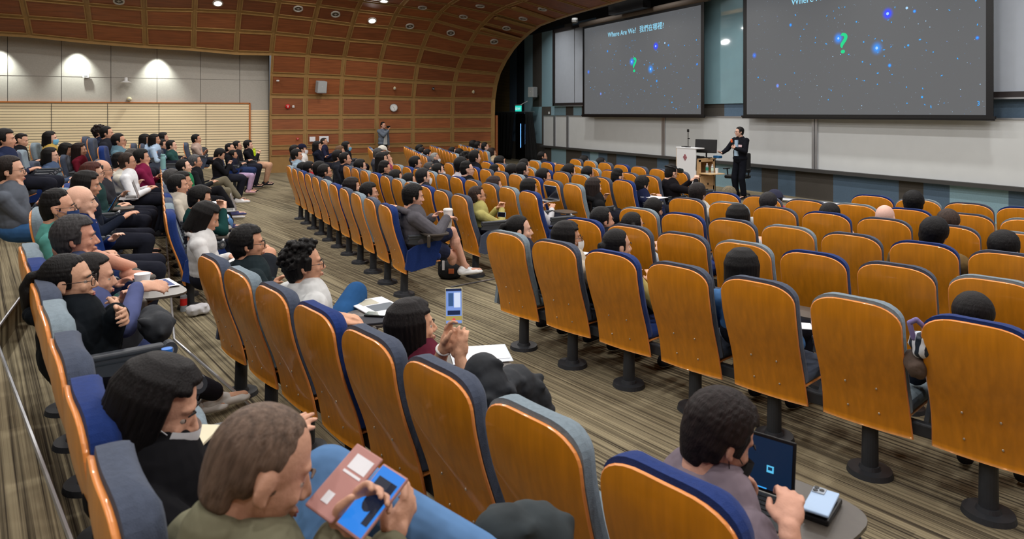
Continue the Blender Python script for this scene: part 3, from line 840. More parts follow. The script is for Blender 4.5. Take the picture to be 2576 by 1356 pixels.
# projection screens
def slide_mat(name, W, H):
    m = bpy.data.materials.new(name); m.use_nodes = True; nt = m.node_tree
    for nn in list(nt.nodes): nt.nodes.remove(nn)
    out = nt.nodes.new('ShaderNodeOutputMaterial'); em = nt.nodes.new('ShaderNodeEmission'); nt.links.new(em.outputs[0], out.inputs[0])
    df = nt.nodes.new('ShaderNodeBsdfDiffuse'); df.inputs[0].default_value = (0.05, 0.05, 0.05, 1)
    ad = nt.nodes.new('ShaderNodeAddShader'); nt.links.new(em.outputs[0], ad.inputs[0]); nt.links.new(df.outputs[0], ad.inputs[1]); nt.links.new(ad.outputs[0], out.inputs[0])
    tc = nt.nodes.new('ShaderNodeTexCoord')
    cur = None
    base = nt.nodes.new('ShaderNodeRGB'); base.outputs[0].default_value = (*lin((86, 88, 91)), 1)
    cur = base.outputs[0]
    for gx, gz, rx, rz, c, st in GLOW:
        mp = nt.nodes.new('ShaderNodeMapping'); mp.vector_type = 'POINT'
        mp.inputs['Scale'].default_value = (1 / (rx * W), 0, 1 / (rz * H))
        mp.inputs['Location'].default_value = (-gx * W / (rx * W), 0, -gz * H / (rz * H))
        nt.links.new(tc.outputs['Object'], mp.inputs[0])
        gr = nt.nodes.new('ShaderNodeTexGradient'); gr.gradient_type = 'QUADRATIC_SPHERE'; nt.links.new(mp.outputs[0], gr.inputs[0])
        mx = nt.nodes.new('ShaderNodeMix'); mx.data_type = 'RGBA'; mx.inputs['B'].default_value = (*lin(c), 1)
        ml = nt.nodes.new('ShaderNodeMath'); ml.operation = 'MULTIPLY'; ml.inputs[1].default_value = st; ml.use_clamp = True
        nt.links.new(gr.outputs['Fac'], ml.inputs[0]); nt.links.new(ml.outputs[0], mx.inputs['Factor']); nt.links.new(cur, mx.inputs['A'])
        cur = mx.outputs['Result']
    nt.links.new(cur, em.inputs[0]); em.inputs[1].default_value = 1.0
    return m
S2 = (-13.82, -7.80, 2.06, 5.21)   # large picture on the second screen
def sl(x, y):
    p = onY(x, y, 13.6); return (p.x - S2[0]) / (S2[1] - S2[0]), (p.z - S2[2]) / (S2[3] - S2[2])
def zz(ox, oy, s): return lambda x, y: sl(ox + x / s, oy + y / s)
za = zz(1870, 0, 4.52); zb_ = zz(2170, 0, 4.52)
GLOW = []
for f, x, y, r, c, st in [(za, 1075, 436, 0.028, (30, 140, 255), 2.0), (zb_, 155, 546, 0.03, (30, 140, 240), 2.0), (zb_, 278, 155, 0.026, (30, 60, 255), 3.0),
                          (za, 119, 630, 0.016, (60, 110, 230), 2.2), (za, 382, 975, 0.011, (130, 140, 240), 2.5), (za, 530, 284, 0.009, (20, 140, 255), 3),
                          (zb_, 300, 744, 0.009, (20, 140, 255), 3), (zb_, 1297, 430, 0.008, (20, 120, 255), 3), (zb_, 583, 127, 0.008, (20, 120, 255), 3)]:
    gx, gz = f(x, y); GLOW.append((gx, gz, r, r * 2.0, c, st))
STARS = []
for f, pts in [(za, [(587, 170, 4), (530, 284, 4), (718, 273, 3), (682, 333, 3), (643, 412, 3), (637, 442, 2), (815, 428, 3), (811, 485, 3), (943, 180, 3), (1033, 206, 3), (1148, 80, 3), (1082, 88, 3), (1020, 126, 2), (1279, 247, 4), (1145, 272, 2), (1116, 344, 2), (1131, 403, 3), (936, 498, 4), (909, 561, 2), (647, 575, 3), (560, 571, 2), (411, 622, 3), (1012, 643, 2), (1193, 618, 3), (1362, 477, 4), (1349, 702, 4), (1369, 918, 3), (1285, 896, 3), (576, 830, 3), (659, 912, 2), (473, 959, 3), (163, 880, 4), (257, 866, 2), (233, 911, 3), (382, 975, 4), (634, 1105, 2), (883, 1099, 2), (968, 1013, 2), (992, 1027, 3), (960, 1134, 3), (832, 972, 2), (970, 825, 2), (239, 239, 2), (171, 280, 2), (265, 560, 2), (135, 784, 2), (119, 630, 3), (1075, 436, 6), (655, 475, 1), (1098, 620, 2), (1340, 1202, 2), (1123, 1092, 2), (1201, 970, 2), (380, 188, 2)]),
               (zb_, [(497, 91, 6), (583, 127, 5), (362, 82, 3), (840, 108, 2), (981, 115, 3), (1325, 84, 2), (1282, 6, 4), (286, 228, 3), (322, 252, 3), (278, 155, 7), (468, 307, 2), (627, 271, 2), (713, 239, 2), (759, 307, 2), (1300, 279, 3), (65, 404, 2), (137, 440, 3), (215, 461, 4), (155, 546, 7), (237, 566, 4), (168, 595, 3), (318, 530, 3), (315, 508, 2), (513, 515, 5), (474, 535, 3), (646, 450, 4), (716, 572, 2), (797, 591, 3), (1297, 430, 4), (239, 637, 3), (83, 732, 3), (301, 744, 5), (300, 800, 2), (329, 847, 3), (167, 831, 4), (162, 958, 3), (305, 937, 2), (493, 991, 3), (677, 1006, 3), (592, 783, 2), (1074, 665, 3), (1220, 723, 2), (893, 859, 3), (670, 1104, 5), (499, 1174, 3), (771, 1214, 4), (701, 1190, 3), (853, 1188, 2), (922, 1172, 2), (1331, 958, 2), (1106, 1017, 2), (1110, 1095, 2), (953, 470, 2), (722, 486, 2), (1360, 1152, 1)])]:
    for x, y, r in pts:
        gx, gz = f(x, y); STARS.append((gx, gz, r))
random.seed(3)
for i in range(420): STARS.append((random.random(), random.random(), random.choice([0.45, 0.6, 0.8, 1.0])))
def emis(name, rgb, st):
    m = mat(name, rgb, 0.6); bb = m.node_tree.nodes['Principled BSDF']; bb.inputs['Base Color'].default_value = (0, 0, 0, 1)
    bb.inputs['Emission Color'].default_value = (*lin(rgb), 1); bb.inputs['Emission Strength'].default_value = st; return m
E_BLUE = emis('glow_blue', (60, 170, 255), 1.0); E_PALE = emis('glow_pale', (170, 215, 255), 1.0); E_TXT = emis('glow_text', (150, 225, 255), 1.0); E_GRN = emis('glow_green', (10, 215, 140), 1.0)
E_DIM = emis('glow_dim', (110, 135, 190), 1.0)
E_WHITE = emis('glow_white', (245, 246, 255), 1.0)
def text(name, s, size, m, parent, loc, rot=(math.pi / 2, 0, 0), ext=0.001, align='LEFT', bold=0.0, sx=1.0):
    c = bpy.data.curves.new(name, 'FONT'); c.body = s; c.size = size; c.extrude = ext; c.align_x = align; c.offset = bold; c.space_character = 1.0
    o = bpy.data.objects.new('t', c); COL.objects.link(o)
    bpy.context.view_layer.update()
    me = bpy.data.meshes.new_from_object(o.evaluated_get(bpy.context.evaluated_depsgraph_get())); me.materials.clear(); me.materials.append(m)
    bpy.data.objects.remove(o)
    q = mk(name, me, parent, loc); q.rotation_euler = rot; q.scale = (sx, 1, 1)
    return q
def screen(x0, x1, z0, z1, label, casing):
    W = x1 - x0; H = z1 - z0
    t = thing('projection_screen', label, 'projection screen', (x0, 13.62, z0), group='projection screens on the front wall')
    b = MB(); b.box((W / 2, 0.006, H / 2 + 0.02), (W + 0.26, 0.008, H + 0.2)); b.obj('screen_border', M_BLACK, t)
    b = MB(); b.quad((0, 0, 0), (W, 0, 0), (W, 0, H), (0, 0, H)); b.obj('projected_slide', slide_mat('slide_light_%d' % int(H * 100), W, H), t)
    b = MB()
    for gx, gz, r in STARS:
        R = 0.0050 * r * W / 6.0; a0 = random.random() * 3.1
        st = random.choice([1, 1, 1.4, 0.6]) if r < 5 else 1
        pts = [(gx * W + R * st * math.cos(a) * math.cos(a0) - R / st * math.sin(a) * math.sin(a0), -0.004, gz * H + R * st * math.cos(a) * math.sin(a0) + R / st * math.sin(a) * math.cos(a0)) for a in [k * math.pi / 3 for k in range(6)]]
        if not (0 < gx < 1 and 0 < gz < 1): continue
        b.add(pts, [tuple(range(6))], 0 if r >= 3 and r < 6 else (1 if r >= 6 or r == 1 else random.choice([0, 1, 2, 2])))
    b.obj('projected_stars', [E_BLUE, E_PALE, E_DIM], t)
    text('slide_title', 'Where Are We?', 0.235 * W / 6, E_TXT, t, (W * 0.245, -0.004, H * 0.85), sx=0.97)
    text('slide_title', '\u6211\u5011\u5728\u54ea\u88e1?', 0.225 * W / 6, E_TXT, t, (W * 0.535, -0.004, H * 0.85))
    qx, qz = za(1165, 590); text('slide_question_mark', '?', 0.66 * W / 6, E_GRN, t, (qx * W - 0.22, -0.006, qz * H - 0.02), bold=0.002, sx=1.3)
    nx, nz = zb_(1324, 1200); text('slide_number', '3', 0.12 * W / 6, E_BLUE, t, (nx * W - 0.05, -0.004, nz * H))
    b = MB(); b.box((W / 2, -0.005, -0.05), (W + 0.34, 0.05, 0.05)); b.box((W / 2, 0.0, -0.09), (W + 0.3, 0.035, 0.03)); b.obj('bottom_bar', M_BLACK, t)
    b = MB(); b.cyl((-0.3, 0.04, H + 0.17), (W + 0.3, 0.04, H + 0.17), 0.10, n=16); b.obj('roller_case', casing, t)
M_CASE = mat('case_beige', (112, 102, 94), 0.6)
screen(-21.9, -15.6, 2.06, 5.2, 'smaller looking projection screen, between the pale shade and the glass bay, slide title fully visible', M_CASE)
screen(S2[0], S2[1], S2[2], S2[3], 'large projection screen above the standing lecturer, starry slide with page number', M_CASE)
# ---- door recess with blackout curtains and exit sign
d1 = bpy.data.objects.new('door_1', None); COL.objects.link(d1); struct(d1); d1.location = (fx(1320), 13.95, 0)
b = MB(); b.box((0, 0, 1.03), (1.5, 0.06, 2.06)); b.obj('door_leaf', mat('door_black', (14, 12, 12), 0.4), d1)
E_SLIT = emis('slit_light', (110, 180, 255), 1.6)
for dx, z0, z1 in ((fx(1314) - fx(1320), 0.55, 1.62), (fx(1326) - fx(1320), 0.72, 1.6)):
    b = MB(); b.box((dx, -0.035, (z0 + z1) / 2), (0.05, 0.01, z1 - z0)); b.obj('glass_slit', E_SLIT, d1)
M_CURT = mat('curtain_black', (14, 15, 17), 0.9, noise=0.2, scale=5)
def curtain(xa, xb, xa2, xb2, label, Y=13.7):
    b = MB(); n = 60; vs = []
    for j in range(9):
        v = j / 8
        for i in range(n + 1):
            u = i / n; X = (xa + (xb - xa) * u) * (1 - v) + (xa2 + (xb2 - xa2) * u) * v
            vs.append((X, Y - 0.10 + 0.05 * math.sin(u * 42) + 0.02 * math.sin(u * 17 + 2 * v), 2.12 - 2.1 * v))
    b.add(vs, [(j * (n + 1) + i, j * (n + 1) + i + 1, (j + 1) * (n + 1) + i + 1, (j + 1) * (n + 1) + i) for j in range(8) for i in range(n)])
    o = b.obj('blackout_curtain', M_CURT, smooth=True)
    sm = o.modifiers.new('s', 'SOLIDIFY'); sm.thickness = 0.01
    return tag(o, label, 'curtain', 'blackout curtains at the exit')
curtain(fx(1243, 13.7), fx(1302, 13.7), fx(1248, 13.7), fx(1292, 13.7), 'wide black curtain beside the timber wall end, hanging left of the exit door')
curtain(fx(1326, 13.7), fx(1344, 13.7), fx(1326, 13.7), fx(1362, 13.7), 'narrow bunched black curtain between the exit door and the aqua wall strip')
b = MB(); b.cap((fx(1238, 13.7), 13.65, 2.14), (fx(1346, 13.7), 13.65, 2.14), 0.02, n=8); tag(b.obj('curtain_rail', M_SILVER), 'metal rail carrying the blackout curtains over the exit door', 'curtain rail')
b = MB(); b.box((-25.7, 11.7, 1.0), (0.5, 0.08, 2.0)); struct(b.obj('trim_9', M_PANEL[3]))
ex = thing('exit_sign', 'small lit green exit sign hanging over the curtained door', 'exit sign', tuple(onY(1304, 273, 13.0)))
b = MB(); b.box((0, 0, 0), (0.5, 0.05, 0.24)); b.box((0, 0, 0.15), (0.54, 0.08, 0.03), mi=1); b.cap((0.2, 0, .15), (0.24, .3, .3), .015, n=6, mi=1); b.obj('sign_case', [emis('sign_green', (40, 190, 170), 1.3), M_GREYP], ex)
text('sign_lettering', '\u51fa\u53e3 EXIT', 0.115, E_WHITE, ex, (0, -0.028, -0.045), align='CENTER')
# ---- fittings on the walls
def speaker(p, label, w, h, dpt, rz, tilt):
    t = thing('wall_speaker', label, 'loudspeaker', tuple(p), rz, 'wall mounted loudspeakers')
    M = Matrix.Rotation(tilt, 3, 'X')
    b = MB(); b.rbox((0, 0, 0), (w, dpt, h), 0.02, M=M); b.obj('cabinet', M_GREYP, t)
    b = MB(); b.rbox((0, -dpt / 2, 0), (w * .9, 0.012, h * .94), 0.005, M=M); b.obj('grille', mat('speaker_grille', (168, 171, 172), 0.7), t)
    b = MB(); b.ell(M @ Vector((0, -dpt / 2 - .008, 0.02)), .012, 8, 6); b.obj('badge', M_WHITE, t)
    b = MB(); b.box((0, dpt / 2 + .06, 0), (.1, .14, .12)); b.obj('bracket', M_METAL, t)
speaker(onX(808, 219, -25.15), 'tilted grey loudspeaker box on the timber wall, left of the clock', 0.34, 0.42, 0.24, math.radians(-90 + 12) + math.pi, math.radians(12))
speaker(onY(1340, 232, 13.65), 'grey loudspeaker box on the striped front wall near the exit sign', 0.36, 0.44, 0.24, math.radians(12), math.radians(0))
def wobj(name, p, label, cat, build, rz=math.pi / 2, group=None):
    t = thing(name, label, cat, tuple(p), rz, group); build(t); return t
ck = thing('wall_clock', 'round white wall clock with a silver rim on the timber wall', 'clock', tuple(onX(990, 271, -25.42)), math.pi / 2)
b = MB(); b.cyl((0, 0, 0), (0, -0.04, 0), 0.145, n=40); b.obj('clock_case', M_GREYP, ck)
b = MB(); b.cyl((0, -0.04, 0), (0, -0.046, 0), 0.128, n=40); b.obj('dial', M_WHITE, ck)
b = MB()
for i in range(12):
    a = i * math.pi / 6; b.box((0.105 * math.sin(a), -0.048, 0.105 * math.cos(a)), (0.008, 0.003, 0.022), M=Matrix.Rotation(a, 3, 'Y'))
b.obj('hour_marks', M_BLACK, ck)
for a, L, nm in ((math.radians(315), 0.07, 'hour_hand'), (math.radians(155), 0.1, 'minute_hand')):
    b = MB(); b.cap((0, -0.052, 0), (L * math.sin(a), -0.052, L * math.cos(a)), 0.0035, n=6); b.obj(nm, M_BLACK, ck)
M_RED = mat('alarm_red', (190, 30, 30), 0.35); M_CREAM = mat('cream_plastic', (206, 196, 158), 0.5)
t = thing('alarm_bell', 'red fire alarm sounder on the timber wall', 'fire alarm', tuple(onX(724, 268, -25.42)), math.pi / 2)
b = MB(); b.ell((0, 0, 0), (0.085, 0.05, 0.085), 20, 12); b.obj('bell_dome', M_RED, t); b = MB(); b.box((0, -.05, 0), (.03, .01, .03)); b.box((0, -.05, 0), (.012, .012, .09)); b.obj('badge', M_WHITE, t)
def tiny(name, x, y, X, d, m, label, cat, ell=False, m2=None):
    p = onX(x, y, X); b = MB()
    if ell: b.ell((0, 0, 0), (d[0] / 2, d[1] / 2, d[2] / 2), 14, 8)
    else: b.rbox((0, 0, 0), d, 0.008, n=2)
    b.box((0, d[1] / 2 + 0.02, 0), (d[0] * .6, 0.05, d[2] * .6)); b.box((0, -d[1] / 2, -d[2] * .1), (d[0] * .5, 0.01, d[2] * .25), mi=1)
    o = b.obj(name, [m, m2 or M_GREYP]); o.location = p; o.rotation_euler = (0, 0, math.pi / 2); tag(o, label, cat)
tiny('wall_switch', 738, 268, -25.42, (.07, .02, .08), M_WHITE, 'small white box beside the red alarm sounder', 'wall box')
tiny('door_sensor', 699, 203, -25.2, (.09, .03, .05), M_WHITE, 'little white sensor high on the timber wall near the grey wall', 'sensor')
tiny('call_point', 749, 349, -25.42, (.08, .03, .07), M_RED, 'small red manual call point low on the timber wall', 'call point', m2=M_WHITE)
tiny('motion_sensor', 993, 222, -25.2, (.09, .10, .13), M_CREAM, 'cream motion sensor above the wall clock', 'sensor', True)
tiny('motion_sensor', 1191, 231, -25.25, (.09, .10, .14), M_CREAM, 'cream motion sensor on the last timber bay near the stage', 'sensor', True)
tiny('dome_sensor', 1090, 223, -25.2, (.11, .05, .11), M_BLACK, 'round black sensor between two cream sensors', 'sensor', True)
tiny('wall_sensor', 216, 190, XW + .08, (.18, .06, .14), M_WHITE, 'square white sensor box on the grey fabric wall', 'sensor')
tiny('motion_sensor', 325, 249, XW + .1, (.15, .12, .13), M_CREAM, 'cream motion sensor below the camera on grey wall', 'sensor', True)
t = thing('ceiling_camera', 'white conical camera on an arm on the grey fabric wall', 'security camera', tuple(onX(317, 205, XW + .3)), math.pi / 2)
b = MB(); b.cap((0, .3, .12), (0, 0, .1), .03, n=10); b.cyl((0, 0, .12), (0, 0, .02), .05, .05); b.obj('arm', M_WHITE, t)
b = MB(); b.cyl((0, 0, .02), (0, 0, -.03), .06, .17, n=24); b.cyl((0, 0, -.03), (0, 0, -.045), .17, .16, n=24); b.obj('dome', M_WHITE, t)
for x, y, w, h, l in ((786, 350, .2, .17, 'blank white notice taped to the low timber panel'), (815, 350, .33, .22, 'wide white notice with faint print on the timber panel')):
    p = onX(x, y, -25.4); b = MB(); b.box((0, 0, 0), (.004, w, h)); 
    if w > .3:
        for k in range(4): b.box((.004, .06, -.05 + k * .03), (.002, .12, .008), mi=1)
    o = b.obj('paper_notice', [M_PAPER, mat('faint_ink', (150, 156, 172), .8)]); o.location = p; tag(o, l, 'notice', 'notices on the timber wall')
b = MB(); b.rbox((0, 0, 0), (.1, .02, .1), .005, n=2); o = b.obj('wall_switch', M_WHITE); o.location = onY(1381, 284, 13.96); tag(o, 'white switch plate above the whiteboard corner', 'switch')
b = MB(); b.cyl((0, 0, .12), (0, 0, 0), .1, .12); b.ell((0, 0, 0), (.12, .12, .07)); o = b.obj('ceiling_camera', mat('dome_grey', (128, 130, 132), .7), smooth=True); o.location = onY(1446, 54, 12.8); tag(o, 'white dome camera under the dark stage ceiling', 'security camera')
# ---- ceiling fittings in the vault
def on_vault(x, y):
    rx, ry = ray(x); best = None
    for i in range(1500):
        d = 12 + i * 0.015; X, Y, Z = rx * d, ry * d, CZ + (HYP - y) / FPX * d
        if X < -25.4: break
        if -8.9 < Y < 11.5 and X > ROWX[7] and Z >= ceil_z(X, Y): return Vector((X, Y, Z))
    return None
M_RING = mat('lamp_ring', (176, 172, 164), 0.5); M_DISC = mat('lamp_glass_off', (70, 62, 56), 0.3, noise=0.3, scale=40)
E_LAMP = emis('lamp_on', (255, 250, 240), 14.0)
ring_i = [0]
WHERE = {0: 'nearest the grey wall'}
def downlight(p, lit, label, n=None, w=0):
    X, Y = p.x, p.y; e = 0.12
    dzx = (ceil_z(X + e, Y) - ceil_z(X - e, Y)) / (2 * e); dzy = (ceil_z(X, Y + e) - ceil_z(X, Y - e)) / (2 * e)
    nrm = Vector((dzx, dzy, -1)).normalized()
    q = Vector((0, 0, -1)).rotation_difference(nrm)
    t = thing('ceiling_downlight', label, 'ceiling light', tuple(p + nrm * 0.035), group='round fittings in the timber vault')
    t.rotation_mode = 'QUATERNION'; t.rotation_quaternion = q
    b = MB(); k = 28; vs = []
    for R, z in ((0.15, 0.03), (0.15, -0.02), (0.115, -0.02), (0.105, 0.02)):
        vs += [(R * math.cos(2 * math.pi * i / k), R * math.sin(2 * math.pi * i / k), z) for i in range(k)]
    b.add(vs, [(j * k + i, j * k + (i + 1) % k, (j + 1) * k + (i + 1) % k, (j + 1) * k + i) for j in range(3) for i in range(k)]); b.obj('ring', M_RING, t)
    b = MB(); b.cyl((0, 0, 0.012), (0, 0, 0.0), 0.107, n=28)
    if not lit: b.box((0, 0, -.004), (.1, .02, .008), mi=1); b.box((0, 0, -.004), (.02, .1, .008), mi=1)
    b.obj('lens', [E_LAMP if lit else M_DISC, M_RING], t)
    if w:
        L = bpy.data.lights.new('ceiling_lamp', 'AREA'); L.shape = 'DISK'; L.size = 0.24; L.energy = w; L.color = LAMP_COL
        lo = bpy.data.objects.new('ceiling_lamp', L); COL.objects.link(lo); lo.parent = t; lo.location = (0, 0, -0.03)
    return t
FIT = [(936, 50, 1, 'brightly lit, over the middle of the timber wall'), (548, 6, 1, 'brightly lit, above the grey wall'), (966, 0, 1, 'brightly lit, cut by the top of the view'),
       (299, 1, 0, 'unlit, the one farthest back over the grey wall'), (750, 20, 0, 'unlit, over the first timber bay'), (844, 34, 0, 'unlit, beside the bright lamp'),
       (1031, 64, 0, 'unlit, first on the stage side of the bright lamp'), (1063, 17, 0, 'unlit, upper one in the third bay from the stage'), (1134, 81, 0, 'unlit, lower one in the second bay from the stage'),
       (1166, 40, 0, 'unlit, middle one in the second bay from the stage'), (1208, 13, 0, 'unlit, top one in the second bay from the stage'), (1243, 103, 0, 'unlit, lowest in the stage side bay'),
       (1274, 69, 0, 'unlit, second lowest in the stage side bay'), (1316, 45, 0, 'unlit, third lowest in the stage side bay'), (1365, 21, 0, 'unlit, highest in the stage side bay')]
for x, y, lit, l in FIT:
    p = on_vault(x, y)
    if p: downlight(p, lit, 'round downlight in the vault, ' + l, w=LAMP_W * 0.8 if lit else 0)
i = 0
for X in LAMP_X:
    for Y in LAMP_Y:
        if (Y > 9.5 and X < -15) or (Y > 5 and X < -20): continue
        downlight(Vector((X, Y, ceil_z(X, Y))), 1, 'lit round downlight %s metres from the timber wall, %s' % (round(X + 25.5), ['over the top tiers', 'over the lower tiers', 'over the cross aisle', 'over the middle rows', 'by the stage'][LAMP_Y.index(Y)]), w=LAMP_W)
for X in (-24, -20.5, -17, -13.5, -10, -6.5, -3, 0.5):
    t = thing('stage_downlight', 'square stage light in the dark front ceiling above the whiteboard', 'stage light', (X, 12.1, 6.36), group='square stage lights'); b = MB(); b.box((0, 0, 0), (.34, .34, .06)); b.obj('housing', M_BLACK, t)
    b = MB(); b.box((0, 0, -.034), (.28, .28, .006)); b.obj('diffuser', E_LAMP, t)
    L = bpy.data.lights.new('stage_lamp', 'AREA'); L.size = .28; L.energy = 55; L.color = (1, .97, .92); L.spread = math.radians(120)
    lo = bpy.data.objects.new('stage_lamp', L); COL.objects.link(lo); lo.parent = t; lo.location = (0, 0, -.05); lo.rotation_euler = (math.radians(8), 0, 0)
# wall washers over the grey wall
for x in (-10, 190, 395):
    y = onX(x, 110, -25.3).y
    L = bpy.data.lights.new('wall_washer', 'SPOT'); L.energy = 260; L.spot_size = math.radians(82); L.spot_blend = 0.9; L.shadow_soft_size = 0.05; L.color = (0.95, 1.0, 0.93)
    o = bpy.data.objects.new('wall_washer', L); COL.objects.link(o); o.location = (-25.40, y, 4.10 + (0.1 if x < 300 else 0)); o.rotation_euler = (0, math.radians(16), 0)
# air grilles in the stage-side ceiling bay
for i, (xa, ya, xb, yb) in enumerate([(1211, 68, 1308, 96), (1245, 41, 1343, 68), (1291, 15, 1390, 48)]):
    pa, pb = on_vault(xa, ya), on_vault(xb, yb)
    if not pa or not pb: continue
    c = (pa + pb) / 2; Lg = (pb - pa).length
    t = thing('air_grille', 'long slotted wooden air grille in the vault, %s of the three' % ['lowest', 'middle', 'highest'][i], 'air grille', tuple(c - Vector((-.03, 0, .05))), math.atan2(pb.y - pa.y, pb.x - pa.x), 'slotted grilles in the vault')
    t.rotation_euler = ((pb - pa).normalized()).to_track_quat('X', 'Z').to_euler()
    b = MB(); b.box((0, 0, 0), (Lg, .3, .04)); b.obj('grille_frame', M_MULL, t)
    b = MB()
    for k in range(5): b.box((0, -.11 + k * .055, -.028), (Lg * .96, .03, .02))
    b.obj('grille_bars', mat('grille_wood', (150, 118, 62), .5), t)
# ================================================================== SEATS
PROF = [(.178, .295), (.160, .40), (.136, .50), (.100, .60), (.062, .70), (.030, .80), (.008, .90), (0.0, .98), (.004, 1.045)]
def prof_y(z):
    for (y0, z0), (y1, z1) in zip(PROF[:-1], PROF[1:]):
        if z <= z1: t = (z - z0) / (z1 - z0); t = max(0, t); return y0 + (y1 - y0) * t
    return PROF[-1][0]
def smooth_prof(z):
    return (prof_y(z - .04) + prof_y(z) + prof_y(min(z + .04, 1.045))) / 3 if .34 < z < 1.0 else prof_y(z)
HWID = .243
def halfw(z, top, r=.115, w=HWID):
    w = w * (1 - .035 * math.sin(max(0, min(1, (z - .3) / .5)) * math.pi))
    if z <= top - r: return w
    t = (z - (top - r)) / r
    return w - .185 * (1 - max(0, 1 - min(1, t) ** 2.3) ** (1 / 2.3))
def shell_mesh():
    b = MB(); top = 1.045; zs = [.295 + (top - .115 - .295) * k / 16 for k in range(17)] + [top - .115 + .115 * math.sin(math.pi / 2 * k / 8) for k in range(1, 9)]
    nu = 12; F = []; B = []
    for z in zs:
        w = halfw(z, top); y = smooth_prof(z)
        for i in range(nu + 1):
            x = w * (-1 + 2 * i / nu); cv = .018 * (x / HWID) ** 2
            F.append((x, y + cv + .016, z)); B.append((x, y + cv, z))
    n = nu + 1; m = len(zs); b.v = F + B; o = n * m
    for j in range(m - 1):
        for i in range(nu):
            b.f.append((j * n + i, (j + 1) * n + i, (j + 1) * n + i + 1, j * n + i + 1)); b.m.append(0)
            b.f.append((o + j * n + i, o + j * n + i + 1, o + (j + 1) * n + i + 1, o + (j + 1) * n + i)); b.m.append(0)
    ring = [j * n for j in range(m)] + [(m - 1) * n + i for i in range(1, n)] + [j * n + nu for j in range(m - 2, -1, -1)]
    # bevelled pale plywood edge
    off = len(b.v)
    for k in ring:
        f = Vector(b.v[k]); g = Vector(b.v[k + o]); b.v.append(tuple((f + g) / 2 + (g - f) * .1 + Vector((0, 0, 0)))); 
    cen = Vector((0, 0, .65))
    for i, k in enumerate(ring):
        v = Vector(b.v[off + i]); d = Vector((v.x, 0, max(0, v.z - (1.045 - .115)))); d = d.normalized() * .006; b.v[off + i] = tuple(v + d)
    V = list(b.v)
    for i in range(len(ring) - 1):
        a, c = ring[i], ring[i + 1]; q = len(b.v)
        b.v += [V[a], V[c], V[off + i + 1], V[off + i], V[c + o], V[a + o]]
        b.f += [(q, q + 1, q + 2, q + 3), (q + 3, q + 2, q + 4, q + 5)]; b.m += [1, 1]
    b.f += [tuple(range(nu, -1, -1)) + tuple(o + i for i in range(nu + 1))]; b.m.append(1)
    for z in (.40, .55):
        for x in (-.085, .085): b.ell((x, smooth_prof(z) - .001, z), (.0065, .004, .0065), 8, 6, mi=2)
    # pale rim seen around the back face
    return b.mesh('backrest_shell', [M_SHELL, M_EDGE, M_SCREW], True)
def cushion_mesh(m):
    b = MB(); top = 1.066; W = HWID + .004
    zs = [.44, .45, .47] + [.50 + .05 * k for k in range(9)] + [top - .115 + .115 * math.sin(math.pi / 2 * k / 8) for k in range(0, 9)]
    us = [-1, -.97, -.91, -.82, -.6, -.3, 0, .3, .6, .82, .91, .97, 1]
    n = len(us); mm = len(zs); F = []; B = []
    for z in zs:
        w = halfw(z, top, w=W)
        for u in us:
            x = w * u; cv = .018 * (x / HWID) ** 2; y = smooth_prof(min(z, 1.045)) + cv + .017
            e = min(w - abs(x), (top - z) * 1.0 if z > .8 else 1, (z - .44) * 1.0)
            th = .035 + .055 * math.sqrt(max(0, 1 - (1 - min(max(e, 0) / .05, 1)) ** 2))
            th -= .018 * math.exp(-((x / .09) ** 2 + ((z - .93) / .035) ** 2)) + .014 * math.exp(-((x / .11) ** 2 + ((z - .66) / .03) ** 2))
            F.append((x, y + th, z)); B.append((x, y, z))
    b.v = F + B; o = n * mm
    for j in range(mm - 1):
        for i in range(n - 1):
            b.f.append((j * n + i, (j + 1) * n + i, (j + 1) * n + i + 1, j * n + i + 1)); b.m.append(0)
    ring = [j * n for j in range(mm)] + [(mm - 1) * n + i for i in range(1, n)] + [j * n + n - 1 for j in range(mm - 2, -1, -1)] + [i for i in range(n - 2, 0, -1)]
    for j in range(mm - 1):
        for i in range(n - 1):
            b.f.append((o + j * n + i, o + j * n + i + 1, o + (j + 1) * n + i + 1, o + (j + 1) * n + i)); b.m.append(0)
    V = b.v
    for i in range(len(ring)):
        a, c = ring[i], ring[(i + 1) % len(ring)]; q = len(b.v); b.v += [V[a], V[a + o], V[c + o], V[c]]; b.f.append((q, q + 1, q + 2, q + 3)); b.m.append(0)
    return b.mesh('back_cushion', [m], True)
FAB = {'b': M_BLUE, 'd': M_SLATE, 'l': M_PALE}
FABN = {'b': 'royal blue', 'd': 'slate grey', 'l': 'pale grey'}
ME = {'shell': shell_mesh()}
for k, m in FAB.items():
    ME['back' + k] = cushion_mesh(m)
    b = MB(); b.rbox((0, .41, .450), (.455, .44, .085), .035, n=4); b.ell((0, .60, .455), (.21, .05, .045), 16, 8); ME['seat' + k] = b.mesh('seat', [m], True)
    b = MB(); b.prism([(.17, .36), (.24, .33), (.52, .38), (.60, .62), (.58, .66), (.30, .62), (.20, .56)], 'x', -.018, .018); ME['panel' + k] = b.mesh('side_panel', [m])
b = MB(); b.rbox((0, .41, .402), (.44, .42, .014), .006, n=2); ME['pan'] = b.mesh('seat_underside', [M_EDGE])
b = MB()
b.rbox((0, .37, .672), (.052, .33, .026), .012, n=3); b.rbox((0, .37, .652), (.036, .34, .03), .01, n=2)
b.cyl((-.028, .56, .655), (.028, .56, .655), .034, n=16); b.cyl((-.03, .56, .655), (.03, .56, .655), .016, n=12, mi=1)
b.prism([(.24, .33), (.30, .33), (.56, .60), (.585, .655), (.53, .66), (.22, .655), (.20, .60), (.44, .57)], 'x', -.012, .012)
b.v = [(x, y, z + .05 * max(0, (z - .33) / .33)) for x, y, z in b.v]
ME['arm'] = b.mesh('armrest', [M_PLAST, M_SILVER], True)
